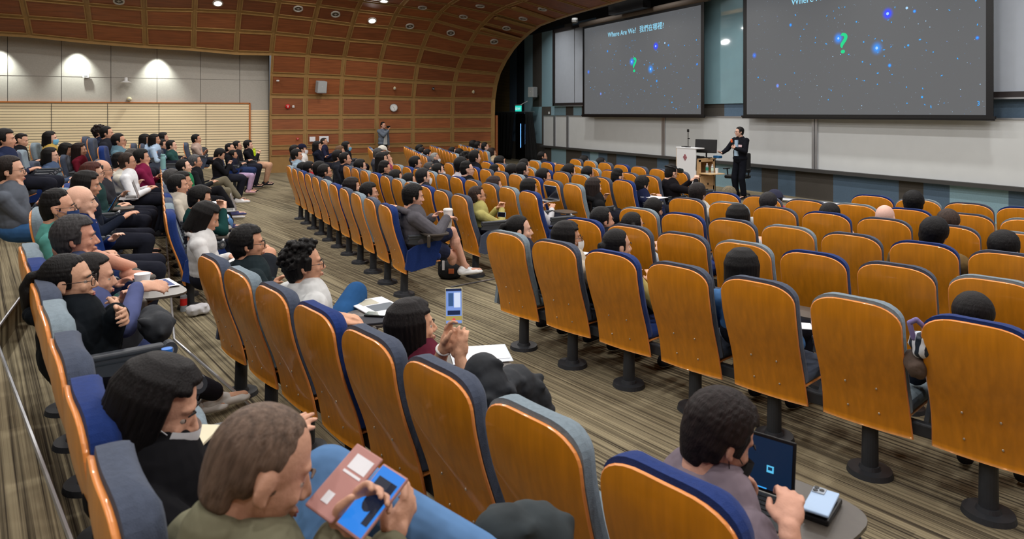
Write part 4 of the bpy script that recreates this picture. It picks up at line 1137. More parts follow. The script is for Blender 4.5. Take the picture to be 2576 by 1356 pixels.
ME['arm'].polygons.foreach_set('use_smooth', [False] * len(ME['arm'].polygons))
b = MB(); b.cap((0, .262, .35), (0, .255, .02), .042, .046, n=20, ends=False); b.cyl((0, .255, .0), (0, .255, .028), .125, .118, n=32); b.cyl((0, .255, .028), (0, .255, .05), .06, .052, n=24); ME['post'] = b.mesh('pedestal', [M_METAL])
b = MB(); b.rbox((0, .262, .345), (.575, .06, .075), .01, n=2); ME['beam'] = b.mesh('support_beam', [M_METAL])
def tablet_mesh():
    b = MB(); pts = []
    for k in range(28):
        a = 2 * math.pi * k / 28; x = math.cos(a); y = math.sin(a); e = .55
        pts.append((.30 - .15 + .175 * math.copysign(abs(x) ** e, x) - .13, .60 + .125 * math.copysign(abs(y) ** e, y)))
    b.prism(pts, 'z', .745, .759); b.cap((.26, .56, .72), (.18, .58, .743), .014, n=8, mi=1); return b.mesh('writing_tablet', [M_TABLET, M_SILVER])
ME['tablet'] = tablet_mesh()
ORD = ['aisle seat', 'second from the aisle', 'third from the aisle', 'fourth from the aisle', 'fifth from the aisle', 'sixth from the aisle', 'seventh from the aisle', 'eighth from the aisle',
       'ninth from the aisle', 'tenth from the aisle', 'eleventh from the aisle', 'twelfth from the aisle']
def seat(loc, rz, c, label, group, first=False, last=False, armside=1, tablet=False, scale=1.0):
    t = thing('auditorium_seat', label, 'seat', loc, rz, group)
    mk('backrest_shell', ME['shell'], t); mk('back_cushion', ME['back' + c], t); mk('seat_cushion', ME['seat' + c], t)
    mk('seat_underside', ME['pan'], t); mk('pedestal', ME['post'], t)
    if not last: o = mk('support_beam', ME['beam'], t); o.location = (.2875 * armside, 0, 0)
    for s, dx in ((1, .2875), (-1, -.2875)):
        if s == armside or first:
            o = mk('armrest', ME['arm'], t); o.location = (dx, 0, 0)
            if (first and s != armside) or (last and s == armside): q = mk('side_panel', ME['panel' + c], t); q.location = (dx, 0, 0)
    if tablet: mk('writing_tablet', ME['tablet'], t)
    return t
ROWS = {}
def fit(anch, drop):
    P = np.array([[*onZ(x, y, CZ - drop)[:2]] for x, y, c in anch]); i = np.arange(len(P))
    A = np.stack([np.ones(len(P)), i], 1); s = np.linalg.lstsq(A, P, rcond=None)[0]
    return s[0], s[1]
def row(key, name, anch=None, P0=None, D=None, cols=None, z=0.0, aisle_on='start', tablets=()):
    if anch is not None:
        p0, d = fit(anch, CZ - z - 1.045 - .0); cols = [a[2] for a in anch]
    else: p0, d = np.array(P0), np.array(D)
    d3 = Vector((d[0], d[1], 0)); u = d3.normalized(); f = Vector((-u.y, u.x, 0))
    if f.y < 0: f = -f
    rz = math.atan2(-f.x, f.y)
    # u.x > 0: the row runs to +x from the aisle, arms on +x side
    side = 1 if u.dot(Vector((math.cos(rz), math.sin(rz), 0))) > 0 else -1
    ROWS[key] = dict(p0=Vector((p0[0], p0[1], 0)), d=d3, f=f, rz=rz, z=z, n=len(cols), side=side)
    for i, c in enumerate(cols):
        p = Vector((p0[0], p0[1], z)) + d3 * i
        seat(p, rz, c, '%s seat, %s, %s' % (FABN[c], ORD[i] if i < 12 else 'thirteenth from the aisle' if i == 12 else 'last before the far aisle', name), 'seats of the ' + name, first=(i == 0), last=(i == len(cols) - 1), armside=side, tablet=i in tablets)
row('RF1', 'near wing row beside the cross aisle', [(1265, 590, 'l'), (1390, 610, 'd'), (1530, 640, 'b'), (1690, 675, 'd'), (1890, 715, 'd'), (2150, 757, 'l'), (2450, 815, 'b')], tablets=(1, 4))
row('RF2', 'near wing second row below the aisle', [(1465, 558, 'b'), (1575, 569, 'd'), (1700, 592, 'd'), (1851, 615, 'l'), (2042, 642, 'b'), (2255, 675, 'd'), (2500, 707, 'l')])
row('RF3', 'near wing third row below the aisle', [(1606, 527, 'l'), (1708, 543, 'b'), (1833, 557, 'd'), (1974, 573, 'l'), (2137, 595, 'd'), (2323, 617, 'b'), (2530, 641, 'd')])
row('RF4', 'near wing fourth row below the aisle', [(1726, 502, 'd'), (1830, 514, 'l'), (1943, 525, 'd'), (2062, 538, 'b'), (2213, 554, 'd'), (2400, 573, 'd'), (2570, 592, 'l')])
row('RF5', 'near wing fifth row below the aisle', [(1820, 486, 'b'), (1912, 498, 'd'), (2020, 509, 'd'), (2140, 518, 'l'), (2275, 529, 'b'), (2435, 543, 'd'), (2590, 555, 'l')])
row('RF6', 'near wing short front row', [(2190, 495, 'b'), (2307, 504, 'l'), (2438, 516, 'd'), (2570, 526, 'b')])
row('CF1', 'central row beside the cross aisle', [(976, 518, 'b'), (928, 502, 'd'), (891, 488, 'l'), (858, 477, 'd'), (827, 465, 'b'), (802, 455, 'l'), (784, 445, 'd'), (767, 438, 'd'), (752, 432, 'b'), (742, 425, 'd'), (730, 420, 'l')], tablets=())
row('CF2', 'central block second row below the aisle', [(1169, 494, 'd'), (1106, 481, 'd'), (1061, 471, 'b'), (1019, 461, 'l'), (986, 450, 'l'), (959, 443, 'd'), (935, 437, 'b'), (912, 431, 'l'), (892, 424, 'd'), (875, 420, 'd')])
row('CF3', 'central block third row below the aisle', [(1336, 483, 'b'), (1274, 472, 'l'), (1221, 465, 'd'), (1178, 456, 'd'), (1138, 448, 'b'), (1102, 440, 'd'), (1073, 432, 'l'), (1044, 427, 'd'), (1024, 420, 'b'), (1003, 417, 'l')], tablets=(0,))
row('CF4', 'central block fourth row below the aisle', [(1440, 465, 'l'), (1386, 456, 'd'), (1337, 449, 'b'), (1289, 440, 'l'), (1249, 434, 'd'), (1213, 427, 'd'), (1183, 421, 'b'), (1157, 417, 'l'), (1130, 412, 'd')])
row('CF5', 'central block fifth row below the aisle', [(1571, 456, 'b'), (1511, 448, 'd'), (1454, 441, 'l'), (1400, 435, 'd'), (1357, 428, 'b'), (1318, 422, 'l'), (1284, 417, 'd'), (1255, 413, 'd'), (1228, 409, 'b')], tablets=(0,))
row('CF6', 'central block sixth row below the aisle', [(1639, 444, 'd'), (1576, 437, 'd'), (1524, 431, 'b'), (1481, 424, 'l'), (1440, 419, 'l'), (1405, 414, 'd'), (1374, 410, 'b'), (1345, 405, 'l')], tablets=(0,))
row('CF7', 'central block front row', [(1708, 433, 'd'), (1646, 427, 'd'), (1604, 421, 'd'), (1557, 415, 'b'), (1516, 410, 'd'), (1481, 406, 'l'), (1446, 402, 'd')])
pat = 'dlbddlbdldbd'
LF = [(-17.0, 2.5, 5), (-16.15, 3.4, 9), (-16.0, 4.3, 10), (-15.95, 5.42, 10), (-16.7, 6.46, 9), (-17.35, 7.6, 8)]
for k, (x, y, n) in enumerate(LF):
    row('LF%d' % (k + 1), 'far wing ' + ['row beside the aisle', 'second row below the aisle', 'third row below the aisle', 'fourth row below the aisle', 'fifth row below the aisle', 'front row'][k],
        P0=(x, y), D=(-.563, .115), cols=[('b' if i == 0 and k < 3 else pat[(i + k * 5) % 12]) for i in range(n)])
row('RA', 'near wing first row behind the cross aisle', [(1640, 1195, 'b'), (1330, 1048, 'l'), (1080, 935, 'd'), (905, 850, 'd'), (775, 787, 'b'), (667, 730, 'd'), (583, 682, 'l'), (525, 650, 'd')][::-1])
row('RC', 'near wing second row behind the cross aisle', [(250, 1200, 'd'), (170, 1000, 'b'), (110, 880, 'd'), (80, 790, 'l'), (75, 720, 'd'), (40, 670, 'b'), (65, 625, 'l')][::-1], z=.22)
row('CA', 'central block first row behind the cross aisle', P0=(-8.26, -.1), D=(-.575, -.012), cols=list('bldbddlbldlbd'), tablets=(0, 1, 2))
row('CC', 'central block second row behind the cross aisle', P0=(-7.15, -1.1), D=(-.575, -.012), cols=list('lddlbdldbdlbdl'), z=.22, tablets=(4, 6))
row('CD', 'central block third row behind the cross aisle', P0=(-12.4, -2.25), D=(-.575, -.012), cols=list('bdl'), z=.44)
# ================================================================== AUDIENCE
SK = [(206, 152, 120), (198, 142, 110), (214, 162, 132), (190, 134, 102)]
BLK = (22, 19, 19); BRN = (58, 40, 32); GRY = (92, 90, 90); WHT = (190, 188, 184)
def by_row(key, x, y, fo=.24):
    R = ROWS[key]; rx, ry = ray(x); r2 = Vector((rx, ry, 0)); q = R['p0'] + R['f'] * fo; u = R['d'].normalized(); n = Vector((-u.y, u.x, 0))
    d = q.dot(n) / r2.dot(n); P = r2 * d; ztop = CZ + (HYP - y) / FPX * d
    base = P - R['f'] * fo; base.z = R['z']
    return base, R['rz'], ztop - R['z']
def by_z(x, y, zf, ht=1.27, rz=0.0):
    p = onZ(x, y, zf + ht); f = Vector((-math.sin(rz), math.cos(rz), 0)); b_ = p - f * .28; b_.z = zf
    return b_, rz, ht
PCOUNT = [0]; PSC = 1.12
def sit(where, x, y, label, style='short', hair=BLK, top=(38, 40, 48), pants=(32, 34, 44), pose='lap', yaw=0, pitch=0, lod=2, own_seat=None, **k):
    PCOUNT[0] += 1; i = PCOUNT[0]
    if where in ('CA', 'CC', 'CD', 'LF1', 'LF2', 'LF3'): loc, rz, ht = by_z(x, y, ROWS[where]['z'], k.pop('ht0', 1.29), ROWS[where]['rz'])
    elif isinstance(where, str): loc, rz, ht = by_row(where, x, y)
    else: loc, rz, ht = by_z(x, y, where, k.pop('ht0', 1.27), k.pop('rz', 0.0))
    S = PSC * k.pop('scale', 1.0); ht = max(1.0, min(1.42, ht / S))
    if lod == 2: ht = round(ht / .05) * .05
    P = dict(style=style, hair=hair, top=top, pants=pants, pose=pose, yaw=yaw, pitch=pitch, ht=ht, skin=k.pop('skin', SK[i % 4]), scale=S); P.update(k)
    r, J = person(loc, rz, label, P, lod)
    if own_seat:
        seat(loc, rz, own_seat, '%s seat under the %s' % (FABN[own_seat], ' '.join(label.split()[:9])), 'seats of the far tiers', first=True, last=True)
    return r, J
# --- far wing, front block
sit('LF1', 738, 365, 'person with full black hair behind the white-jerseyed one, by the grey wall end', 'mop', top=(60, 60, 70))
sit('LF1', 757, 362, 'person in navy cap, white mask and white jersey with red letters', 'short', top=(214, 214, 212), acc='wc', cap=(26, 28, 48), sleeve='short')
sit('LF1', 742, 375, 'young man in pale blue shirt, first seat of the far wing', 'mop', top=(140, 160, 176), collar='shirt')
sit('LF2', 795, 355, 'person with black hair leaning on a hand, beside the man in sweater and tie', 'bob', top=(24, 28, 42), pose='chinr', fem=True)
sit('LF2', 812, 346, 'man with glasses and receding hair in navy sweater and tie, in front of notice', 'thin', hair=(50, 36, 30), top=(34, 36, 58), collar='shirt', acc='g')
sit('LF2', 846, 378, 'dark-haired person hidden behind the heavy man in dark suit', 'mop')
sit('LF2', 852, 367, 'person with light brown hair in the far wing', 'mop', hair=(128, 92, 62), top=(60, 60, 66))
sit('LF2', 868, 356, 'woman with black bob and blue mask in a dark blazer', 'bob', top=(26, 28, 36), acc='b', fem=True)
sit('LF2', 864, 383, 'heavy man in dark navy suit sitting beside a royal blue seat, in jeans', 'short', top=(24, 26, 36), pants=(96, 122, 160), fat=1.12)
sit('LF3', 944, 372, 'grey-haired man leaning forward in the third far wing row', 'short', hair=GRY, top=(60, 62, 70), pitch=-15)
sit('LF3', 955, 366, 'elderly person in a white cap below the standing man', 'balding', hair=WHT, top=(120, 118, 112), acc='c', cap=(200, 196, 186), pitch=-15)
sit('LF3', 956, 383, 'woman with long dark hair behind the magenta-topped one', 'long', top=(40, 36, 40), fem=True)
sit('LF3', 969, 381, 'woman with very long dark hair in a magenta top, hand raised at mouth', 'long', hair=(38, 26, 24), top=(140, 62, 92), pose='chinr', fem=True, pitch=12, sleeve='short')
sit('LF4', 1050, 363, 'person with wavy black hair filming on a phone in the far wing', 'mop', pose='phone', top=(44, 44, 52))
sit('LF4', 1055, 377, 'low dark head in far wing row behind the elderly masked man', 'short')
sit('LF4', 1066, 381, 'second low dark head just behind the elderly masked man', 'short', pitch=-12)
sit('LF4', 1086, 382, 'elderly man with white hair and a white face mask', 'thin', hair=WHT, top=(40, 40, 44), acc='w')
sit('LF5', 1132, 377, 'small dark head at the far end of the fifth far wing row', 'short')
sit('LF5', 1145, 372, 'person with black hair bent low in the fifth far wing row', 'mop', pitch=-20)
sit('LF6', 1185, 355, 'person with long black hair, first of the three close to the stage corner', 'bob', top=(30, 30, 40))
sit('LF6', 1197, 357, 'man with short black hair in the middle of the three near the stage corner', 'short', top=(70, 90, 120))
sit('LF6', 1214, 359, 'man with crew cut, third near the stage corner, blue collar', 'brush', top=(96, 110, 132), collar='shirt')
sit('LF6', 1231, 371, 'woman with long brown hair in a beige knit by the timber wall end', 'long', hair=(50, 34, 28), top=(184, 164, 134), fem=True)
# --- central block, front
sit('CF1', 753, 405, 'dark-haired head, farthest of the cluster behind the glasses man in grey scarf', 'short')
sit('CF1', 768, 404, 'dark-haired person with red collar in the cross aisle row', 'short', top=(150, 40, 44))
sit('CF1', 794, 404, 'black-haired person in black jacket just behind the man with grey scarf', 'mop', top=(22, 22, 28), collar='high')
sit('CF1', 806, 413, 'older man with glasses, dark jacket and grey scarf', 'short', hair=(34, 30, 30), top=(44, 48, 58), acc='g', collar='shirt', lod=1)
sit('CF1', 873, 447, 'woman with brown-black hair seen from behind in cross aisle row', 'bob', hair=(34, 24, 24), top=(30, 28, 32), fem=True, lod=1)
sit('CF1', 915, 460, 'boy with black hair and thin glasses next to the hoodie man row end', 'mop', acc='g', top=(120, 124, 134), lod=1, yaw=-12)
sit('CF2', 897, 403, 'young man with glasses between two royal blue seats', 'mop', acc='g', top=(60, 62, 72))
sit('CF2', 954, 405, 'man in a black hooded top with shaved sides and glasses', 'brush', acc='g', top=(20, 20, 24), collar='hood', pitch=-10)
sit('CF2', 985, 434, 'low black-haired head beside the man in face mask', 'mop')
sit('CF2', 1018, 442, 'low dark head directly behind the man in mask and suit', 'short', hair=(16, 14, 14))
sit('CF2', 1053, 423, 'man with swept black hair and white mask in a charcoal suit', 'short', hair=(40, 38, 40), top=(44, 46, 52), acc='w', collar='shirt', lod=1)
sit('CF2', 1186, 467, 'older man with thinning brown hair and glasses in a yellow-green jacket', 'thin', hair=(70, 52, 46), top=(172, 164, 102), acc='g', lod=1, lh=(-.02, .56, .74), rh=(.06, .58, .74), skin=(196, 138, 104))
sit('CF3', 1036, 395, 'young man with glasses turning his head in the central block', 'mop', acc='g', top=(40, 46, 66), yaw=-10)
sit('CF3', 1071, 409, 'man with receding grey hair in the third central row', 'thin', hair=GRY, top=(60, 62, 68))
sit('CF3', 1092, 407, 'woman with tied black hair and white mask in central block', 'bun', acc='w', top=(170, 164, 152), fem=True)
sit('CF3', 1320, 453, 'child with a black bob beyond the royal blue aisle seat', 'bob', top=(200, 200, 204), fem=True)
sit('CF3', 1233, 440, 'person with brown bob in a denim shirt', 'bob', hair=(62, 42, 38), top=(104, 122, 146), fem=True, yaw=-10)
sit('CF3', 1150, 398, 'tall young man with full black hair in a white tee', 'mop', top=(206, 202, 210), sleeve='short')
sit('CF3', 1164, 410, 'young man with glasses and a black top behind the tall one', 'brush', acc='g', top=(24, 24, 28), yaw=-12)
sit('CF4', 1182, 399, 'dark head of a person partly hidden behind the glasses man in black', 'short')
sit('CF4', 1236, 421, 'black-haired head just above the brown bob', 'brush', top=(60, 58, 62))
sit('CF4', 1357, 421, 'person with black bowl haircut in dark top', 'mop', top=(26, 28, 36), lod=2, yaw=-14)
sit('CF4', 1186, 376, 'man with black bowl cut in a black jacket with white stripes', 'mop', top=(24, 24, 30), collar='high')
sit('CF5', 1164, 382, 'person with wavy black hair behind the striped jacket man', 'curly')
sit('CF5', 1250, 393, 'woman with dark hair holding white paper near the curtains', 'long', top=(50, 44, 46), fem=True)
sit('CF4', 1279, 411, 'black-haired head at the left of two touching heads near the curtain', 'mop')
sit('CF4', 1305, 412, 'man with glasses and combed black hair, right of two touching heads', 'short', acc='g')
sit('CF5', 1418, 425, 'woman with very long grey-black wavy hair seen from behind', 'longw', hair=(40, 40, 42), top=(60, 60, 62), fem=True, lod=1)
sit('CF4', 1483, 448, 'woman with brown hair resting on her hand, beige hood and black jacket', 'long', hair=(52, 40, 38), top=(28, 28, 30), pose='chinr', collar='hood', fem=True, lod=1)
sit('CF5', 1311, 399, 'person with black hair and a blue mask near the curtains', 'short', acc='b')
sit('CF5', 1424, 414, 'head with black hair just behind the very long-haired woman', 'mop')
sit('CF5', 1470, 417, 'black-haired person with glasses in the middle central rows', 'short', acc='g')
sit('CF5', 1540, 425, 'man with short black hair and glasses leaning to one side near the aisle', 'brush', acc='g', top=(34, 38, 46), pitch=-14, lod=1)
sit('CF5', 1600, 450, 'boy in a navy school jacket writing in a notebook', 'mop', top=(30, 36, 62), pitch=-22, lod=1)
GOGP = sit('CF6', 1674, 414, 'man with green steampunk goggles on his head, cherry blossom jacket', 'brush', top=(26, 24, 28), acc='g', pitch=-20, lod=1, lh=(.10, .60, .86), rh=(.20, .62, .88), fat=1.1)
sit('CF7', 1358, 383, 'man with glasses and black hair, first seat by the curtain', 'short', acc='g', top=(40, 44, 56), yaw=-20)
sit('CF7', 1463, 405, 'low black head in the central front row', 'mop')
sit('CF7', 1505, 422, 'tiny dark head sunk behind the front row seats', 'short')
# --- near wing, front block
sit('RF1', 1290, 543, 'woman with a thick black ponytail in the first near wing seat', 'pony', top=(40, 44, 60), fem=True, lod=1, yaw=-35)
sit('RF1', 1412, 560, 'woman with dark tied-back hair, glasses and white mask in fleece', 'bob', hair=(26, 22, 24), top=(190, 178, 162), acc='gw', fem=True, lod=1, yaw=-30)
sit('RF1', 1537, 578, 'woman with a low black bun in a yellow coat', 'bun', hair=(26, 24, 26), top=(178, 160, 96), fem=True, lod=1, yaw=-22)
sit('RF1', 1854, 630, 'woman with long straight black hair in a denim top', 'long', hair=(24, 23, 26), top=(74, 116, 166), fem=True, lod=1)
sit('RF1', 2435, 744, 'dark head of a person low behind the royal blue seat beside striped fabric', 'short', hair=(28, 24, 26), top=(40, 42, 54), lod=1, pitch=-12)
sit('RF2', 1503, 522, 'young person with black hair in the second near wing row', 'short', hair=(30, 28, 30), lod=1, yaw=-25)
sit('RF2', 1580, 535, 'girl with twin tied black hair', 'twin', top=(190, 196, 204), fem=True, lod=1, yaw=-12)
sit('RF3', 2331, 547, 'man with thick black hair in a khaki brown jacket, head tilted', 'mop', hair=(22, 20, 24), top=(122, 98, 62), lod=1, roll=14, loose=.045, shw=.19)
sit('RF3', 2522, 585, 'person with wavy black hair at the edge of the view', 'mop', hair=(24, 22, 26), top=(60, 60, 66), lod=1, yaw=-15)
sit('RF3', 1635, 499, 'person with short black hair beside the pale grey seat, in navy', 'short', top=(26, 32, 56), lod=1)
sit('RF3', 1848, 516, 'woman with long straight glossy black hair, white shoulder stripe', 'long', top=(200, 198, 196), fem=True, lod=1)
sit('RF4', 2380, 528, 'man with brown cropped hair resting on his hand in a checked shirt', 'short', hair=(84, 66, 58), top=(120, 122, 128), lod=1)
sit('RF4', 1747, 462, 'person with thick brown-black hair in front of the lectern', 'mop', hair=(40, 32, 32), top=(196, 192, 184), lod=1)
sit('RF4', 2220, 516, 'bald man in a green top seen from behind', 'none', top=(74, 98, 66), lod=1, skin=(216, 168, 146))
sit('RF4', 2081, 514, 'round black-haired head low behind a royal blue seat', 'mop', top=(24, 24, 30), lod=1)
sit('RF4', 1926, 485, 'man with dark hair and a small bald patch, hand on face', 'short', hair=(46, 44, 48), top=(206, 204, 204), lod=1, pose='chinl')
sit('RF5', 1828, 468, 'person with dyed ash blond hair near the lecturer', 'short', hair=(150, 136, 108), top=(60, 60, 66), lod=2)
sit('RF5', 2293, 482, 'man with black hair and white mask loops in a black shirt', 'mop', hair=(16, 15, 18), top=(24, 24, 28), lod=1, acc='w', collar='shirt', yaw=12)
sit('RF5', 1943, 484, 'person in a dark navy cap just beyond the man with a bald patch', 'short', hair=(40, 38, 42), acc='c', cap=(52, 54, 72), top=(190, 70, 80))
# --- first row behind the aisle, central block
sit('CA', 440, 440, 'man with thick black hair in a patterned beige jacket', 'mop', top=(190, 182, 168), lod=1, shirt=1, collar='high')
sit('CA', 426, 424, 'grey-haired person half hidden by the man in beige', 'short', hair=GRY, top=(60, 60, 66))
sit('CA', 452, 432, 'dark-haired person beyond the man in beige, in blue jeans', 'mop', pants=(90, 130, 180), al=(-.05, .98, .12), ar=(.2, .9, .1))
sit('CA', 486, 468, 'man in dark green top with glasses, clasped hands at chin', 'mop', top=(24, 60, 58), acc='g', pitch=-16, lod=1, lh=(-.02, .50, .92), rh=(.05, .52, .90))
sit('CA', 492, 508, 'woman with long black hair in a white cardigan, first aisle seat, head bowed', 'bob', top=(214, 214, 214), fem=True, pitch=-24, lod=1, collar='shirt')
sit('CA', 460, 400, 'man in a bright green zip jacket with legs crossed toward the aisle', 'short', top=(42, 122, 82), pants=(24, 24, 28), lod=1, collar='high', al=(.05, 1.0, .30), ar=(.08, .95, .1), shoes=(70, 72, 110), yaw=-4, pitch=10)
sit('CA', 486, 389, 'grey-haired man with glasses in black, crossed legs in khaki trousers, white trainers', 'short', hair=(110, 110, 112), top=(28, 30, 34), pants=(110, 104, 88), acc='g', al=(.0, 1.0, .35), ar=(.1, .9, .1), shoes=(220, 220, 222), lod=1)
sit('CA', 541, 372, 'person in a black hooded top bent over a phone', 'mop', top=(22, 22, 26), collar='hood', pitch=-32, pose='phone')
# --- second and third tiers, central block
sit('CC', 130, 478, 'man with cropped black hair, glasses and navy mask in teal tee', 'brush', top=(84, 148, 140), acc='gn', lod=1, sleeve='short', pants=(22, 34, 70))
sit('CC', 187, 466, 'bald man with raised hand at his temple in a blue jacket', 'none', top=(22, 44, 96), lod=1, pose='chinr', collar='high')
sit('CC', 203, 431, 'woman with long black hair in a dark navy top using a laptop', 'long', top=(24, 30, 44), lod=1, fem=True, pitch=-8, pose='tab')
sit('CC', 224, 408, 'woman with auburn hair and glasses in a dark green jacket', 'bob', hair=(92, 40, 28), top=(36, 60, 60), acc='g', fem=True)
sit('CC', 248, 401, 'balding man with glasses and hand on chin beside the auburn-haired woman', 'balding', hair=(80, 78, 78), top=(50, 50, 56), acc='g', pose='chinr')
sit('CC', 296, 384, 'young man with glasses in a cream and black varsity jacket', 'brush', top=(206, 202, 190), acc='g', pose='chinr', collar='hood')
sit('CC', 313, 384, 'man with glasses and white shirt just beyond the varsity jacket', 'short', hair=(60, 44, 36), top=(224, 226, 230), acc='g', collar='shirt')
sit('CC', 326, 372, 'older man with receding grey hair in a burgundy sweater', 'thin', hair=(100, 94, 90), top=(112, 30, 42))
sit('CC', 350, 375, 'boy in a plaid crimson and blue shirt shading his eyes', 'mop', top=(120, 30, 66), pose='chinr')
def far(zf, x, y, label, c='d', **k):
    k.setdefault('rz', -.1)
    return sit(zf, x, y, label, own_seat=c, **k)
far(.22, 121, 374, 'girl with dark hair and glasses in a slate blue hooded jacket', 'd', style='bob', top=(72, 88, 116), acc='g', fem=True)
far(.22, 157, 362, 'woman with long black hair hiding her face in a grey top', 'd', style='long', top=(108, 112, 122), fem=True, pitch=-14)
far(.22, 195, 362, 'smiling woman with dark brown hair in a maroon top', 'd', style='long', hair=(44, 28, 26), top=(104, 26, 42), fem=True)
far(.22, 218, 355, 'young man with black fringe in a white hooded top', 'l', style='mop', top=(222, 222, 222), collar='hood')
far(.44, 121, 333, 'woman in a mustard jacket with a pale blue mask', 'l', style='bob', top=(186, 156, 82), acc='b', fem=True)
far(.44, 293, 338, 'man with glasses in a blue-grey zip jacket, hand on chin', 'b', style='short', top=(92, 122, 136), acc='g', pose='chinr', collar='high')
far(.55, 246, 318, 'curly-haired young man with sunglasses in a navy jacket', 'd', style='curly', hair=(44, 30, 28), top=(28, 34, 52), acc='g', pose='chinr')
far(.55, 263, 320, 'person peering from behind the curly-haired young man', 'd', style='short')
far(.3, 361, 339, 'girl with long black hair in a pale blue shirt, nearer of a matching pair', 'd', style='long', top=(168, 190, 214), fem=True)
far(.3, 385, 339, 'girl in pale blue shirt, second of a matching pair', 'd', style='bob', top=(168, 190, 214), fem=True)
far(.3, 407, 335, 'dark-haired head beyond the pair in pale blue shirts', 'd', style='bob')
far(.15, 403, 352, 'young man with round glasses in a dark quilted jacket', 'b', style='mop', top=(30, 38, 52), acc='g', collar='hood')
far(.15, 427, 354, 'young man in a dark green top with hand at his mouth', 'd', style='short', top=(42, 74, 72), pose='chinr')
far(.25, 490, 339, 'man in a dusty pink tee holding a black bag, hand on mouth', 'd', style='short', top=(176, 154, 142), pose='chinr', sleeve='short')
far(.05, 574, 361, 'man with receding black hair in black, end of the aisle group', 'b', style='thin', top=(26, 26, 30), rz=-.2, pants=(36, 50, 84))
far(.05, 593, 356, 'man with parted hair and glasses in the aisle group', 'd', style='short', acc='g', top=(30, 30, 34), rz=-.2)
far(.05, 621, 354, 'person with bowl haircut lifting a phone in the aisle group', 'd', style='mop', top=(24, 24, 28), rz=-.2, pose='phone', pants=(190, 150, 124))
sit(.05, 589, 378, 'small child with short black hair and lilac skirt, pink shoes', style='mop', top=(30, 32, 46), pants=(196, 170, 206), shoes=(226, 180, 188), rz=-.2, ht0=1.1, scale=.82)
far(.44, 42, 336, 'man with long swept-back dark hair in black, eyes lowered', 'b', style='thin', hair=(36, 28, 26), top=(26, 26, 30), pitch=-16)
far(.6, 4, 328, 'young man with black hair cut by the frame edge', 'd', style='mop', top=(36, 44, 70))
far(.3, 2, 362, 'person in a patterned cream top cut by the frame edge', 'd', style='bob', hair=(40, 34, 32), top=(206, 196, 170), fem=True, acc='g', yaw=6)
far(.84, 2, 298, 'person with tanned bald head standing higher at the frame edge', 'd', style='none', top=(26, 28, 40), pose='phone')
sit(.44, 12, 392, 'man in a grey sweater with glasses leaning his face on his fist', style='short', hair=(44, 34, 30), top=(90, 96, 106), pants=(58, 98, 146), acc='g', pose='chinr', lod=1)
# ================================================================== NEAR AUDIENCE, POSED ONE BY ONE
def near(label, x, y, where, lod=0, props=None, **k):
    """where = row key or (distance, floor height, heading)"""
    if isinstance(where, str): loc, rz, ht = by_row(where, x, y, k.pop('fo', .24))
    else:
        d, z, rz = where; p = onD(x, y, d); f = Vector((-math.sin(rz), math.cos(rz), 0)); loc = p - f * (.28 + 1.07 * k.get('lean', 0)); ht = p.z - z; loc.z = z
    S = PSC
    ht = max(1.0, min(1.45, ht)) / S
    Mi = (Matrix.Translation(loc) @ Matrix.Rotation(rz, 4, 'Z') @ Matrix.Diagonal((S, S, S, 1))).inverted()
    for q in list(k):
        if isinstance(k[q], tuple) and len(k[q]) == 4 and k[q][0] == 'p': k[q] = tuple(Mi @ onD(*k[q][1:]))
        if isinstance(k[q], tuple) and len(k[q]) == 4 and k[q][0] == 'z': k[q] = tuple(Mi @ onZ(*k[q][1:]))
    for q in ('kr', 'kl'):
        if q + 'p' in k: k[q] = tuple(Vector(k.pop(q + 'p')) - Vector((.09 if q == 'kr' else -.09, .35, .53)))
    P = dict(ht=ht, scale=S, hair=BLK); P.update(k)
    return person(loc, rz, label, P, lod)
TZ = .785
def watch(rJ, s, m):
    r, J = rJ; d = (J['el' + s] - J['wr' + s]).normalized(); c = J['wr' + s] + d * .03; b = MB(); M = basis(d, (0, .1, 1)); pts = [c + M @ Vector((.031 * math.cos(a), 0, .027 * math.sin(a))) for a in [i * math.pi / 8 for i in range(17)]]
    b.path(pts, .006, n=6); b.ell(c + M @ Vector((0, 0, .03)), (.015, .015, .006), 12, 6); b.obj('wristwatch', m, r, smooth=True)
near('man with shaved head and olive jacket, head bowed over a phone in a pink case', 548, 1030, (1.45, .22, .24), style='buzz', hair=(136, 112, 96), skin=(190, 138, 108), yaw=-8, pitch=-24,
     top=(112, 110, 90), loose=.012, collar='high', lh=('p', 850, 1350, 1.50), rh=('p', 975, 1370, 1.55), lf=(.25, .6, .7), lm=(.9, 0, .3), rf=(-.25, .7, .6), rm=(-.8, 0, .3), curll=.8, curlr=.9,
     pants=(88, 124, 168), krp=('p', 1075, 1165, 1.85), ar=('p', 1240, 1420, 1.75), al=(-.12, .78, .12), fr=(.9, .3, -.2))
near('boy with thick dark brown hair and dark mask bent over a tablet computer', 1762, 985, 'RA', style='mop', hair=(40, 28, 28), skin=(196, 140, 112), yaw=-26, pitch=-30, acc='k',
     top=(128, 116, 126), sleeve='short', rh=('p', 1985, 1330, 1.95), rf=(-.35, .75, .45), rm=(-.5, .7, -.3), curlr=.8, lh=('p', 1800, 1190, 2.32), lf=(.5, .8, -.1), lm=(0, 0, -1), curll=.8, fo=.3)
_m = near('woman in a maroon top holding a phone up with both hands to film', 1008, 760, 'RA', style='bob', hair=(26, 20, 22), fem=True, skin=(208, 152, 116), yaw=-12, pitch=4, top=(92, 34, 50), sleeve='short', loose=.015,
     lh=('p', 1120, 868, 3.32), lf=(.15, .12, 1), lm=(.8, .5, 0), curll=.75, rh=('p', 1158, 905, 3.30), rf=(-.10, .05, 1), rm=(-.6, .7, 0), curlr=.7, lp=(-.3, .2, -1), rp=(.4, .1, -1), pants=(28, 30, 36))
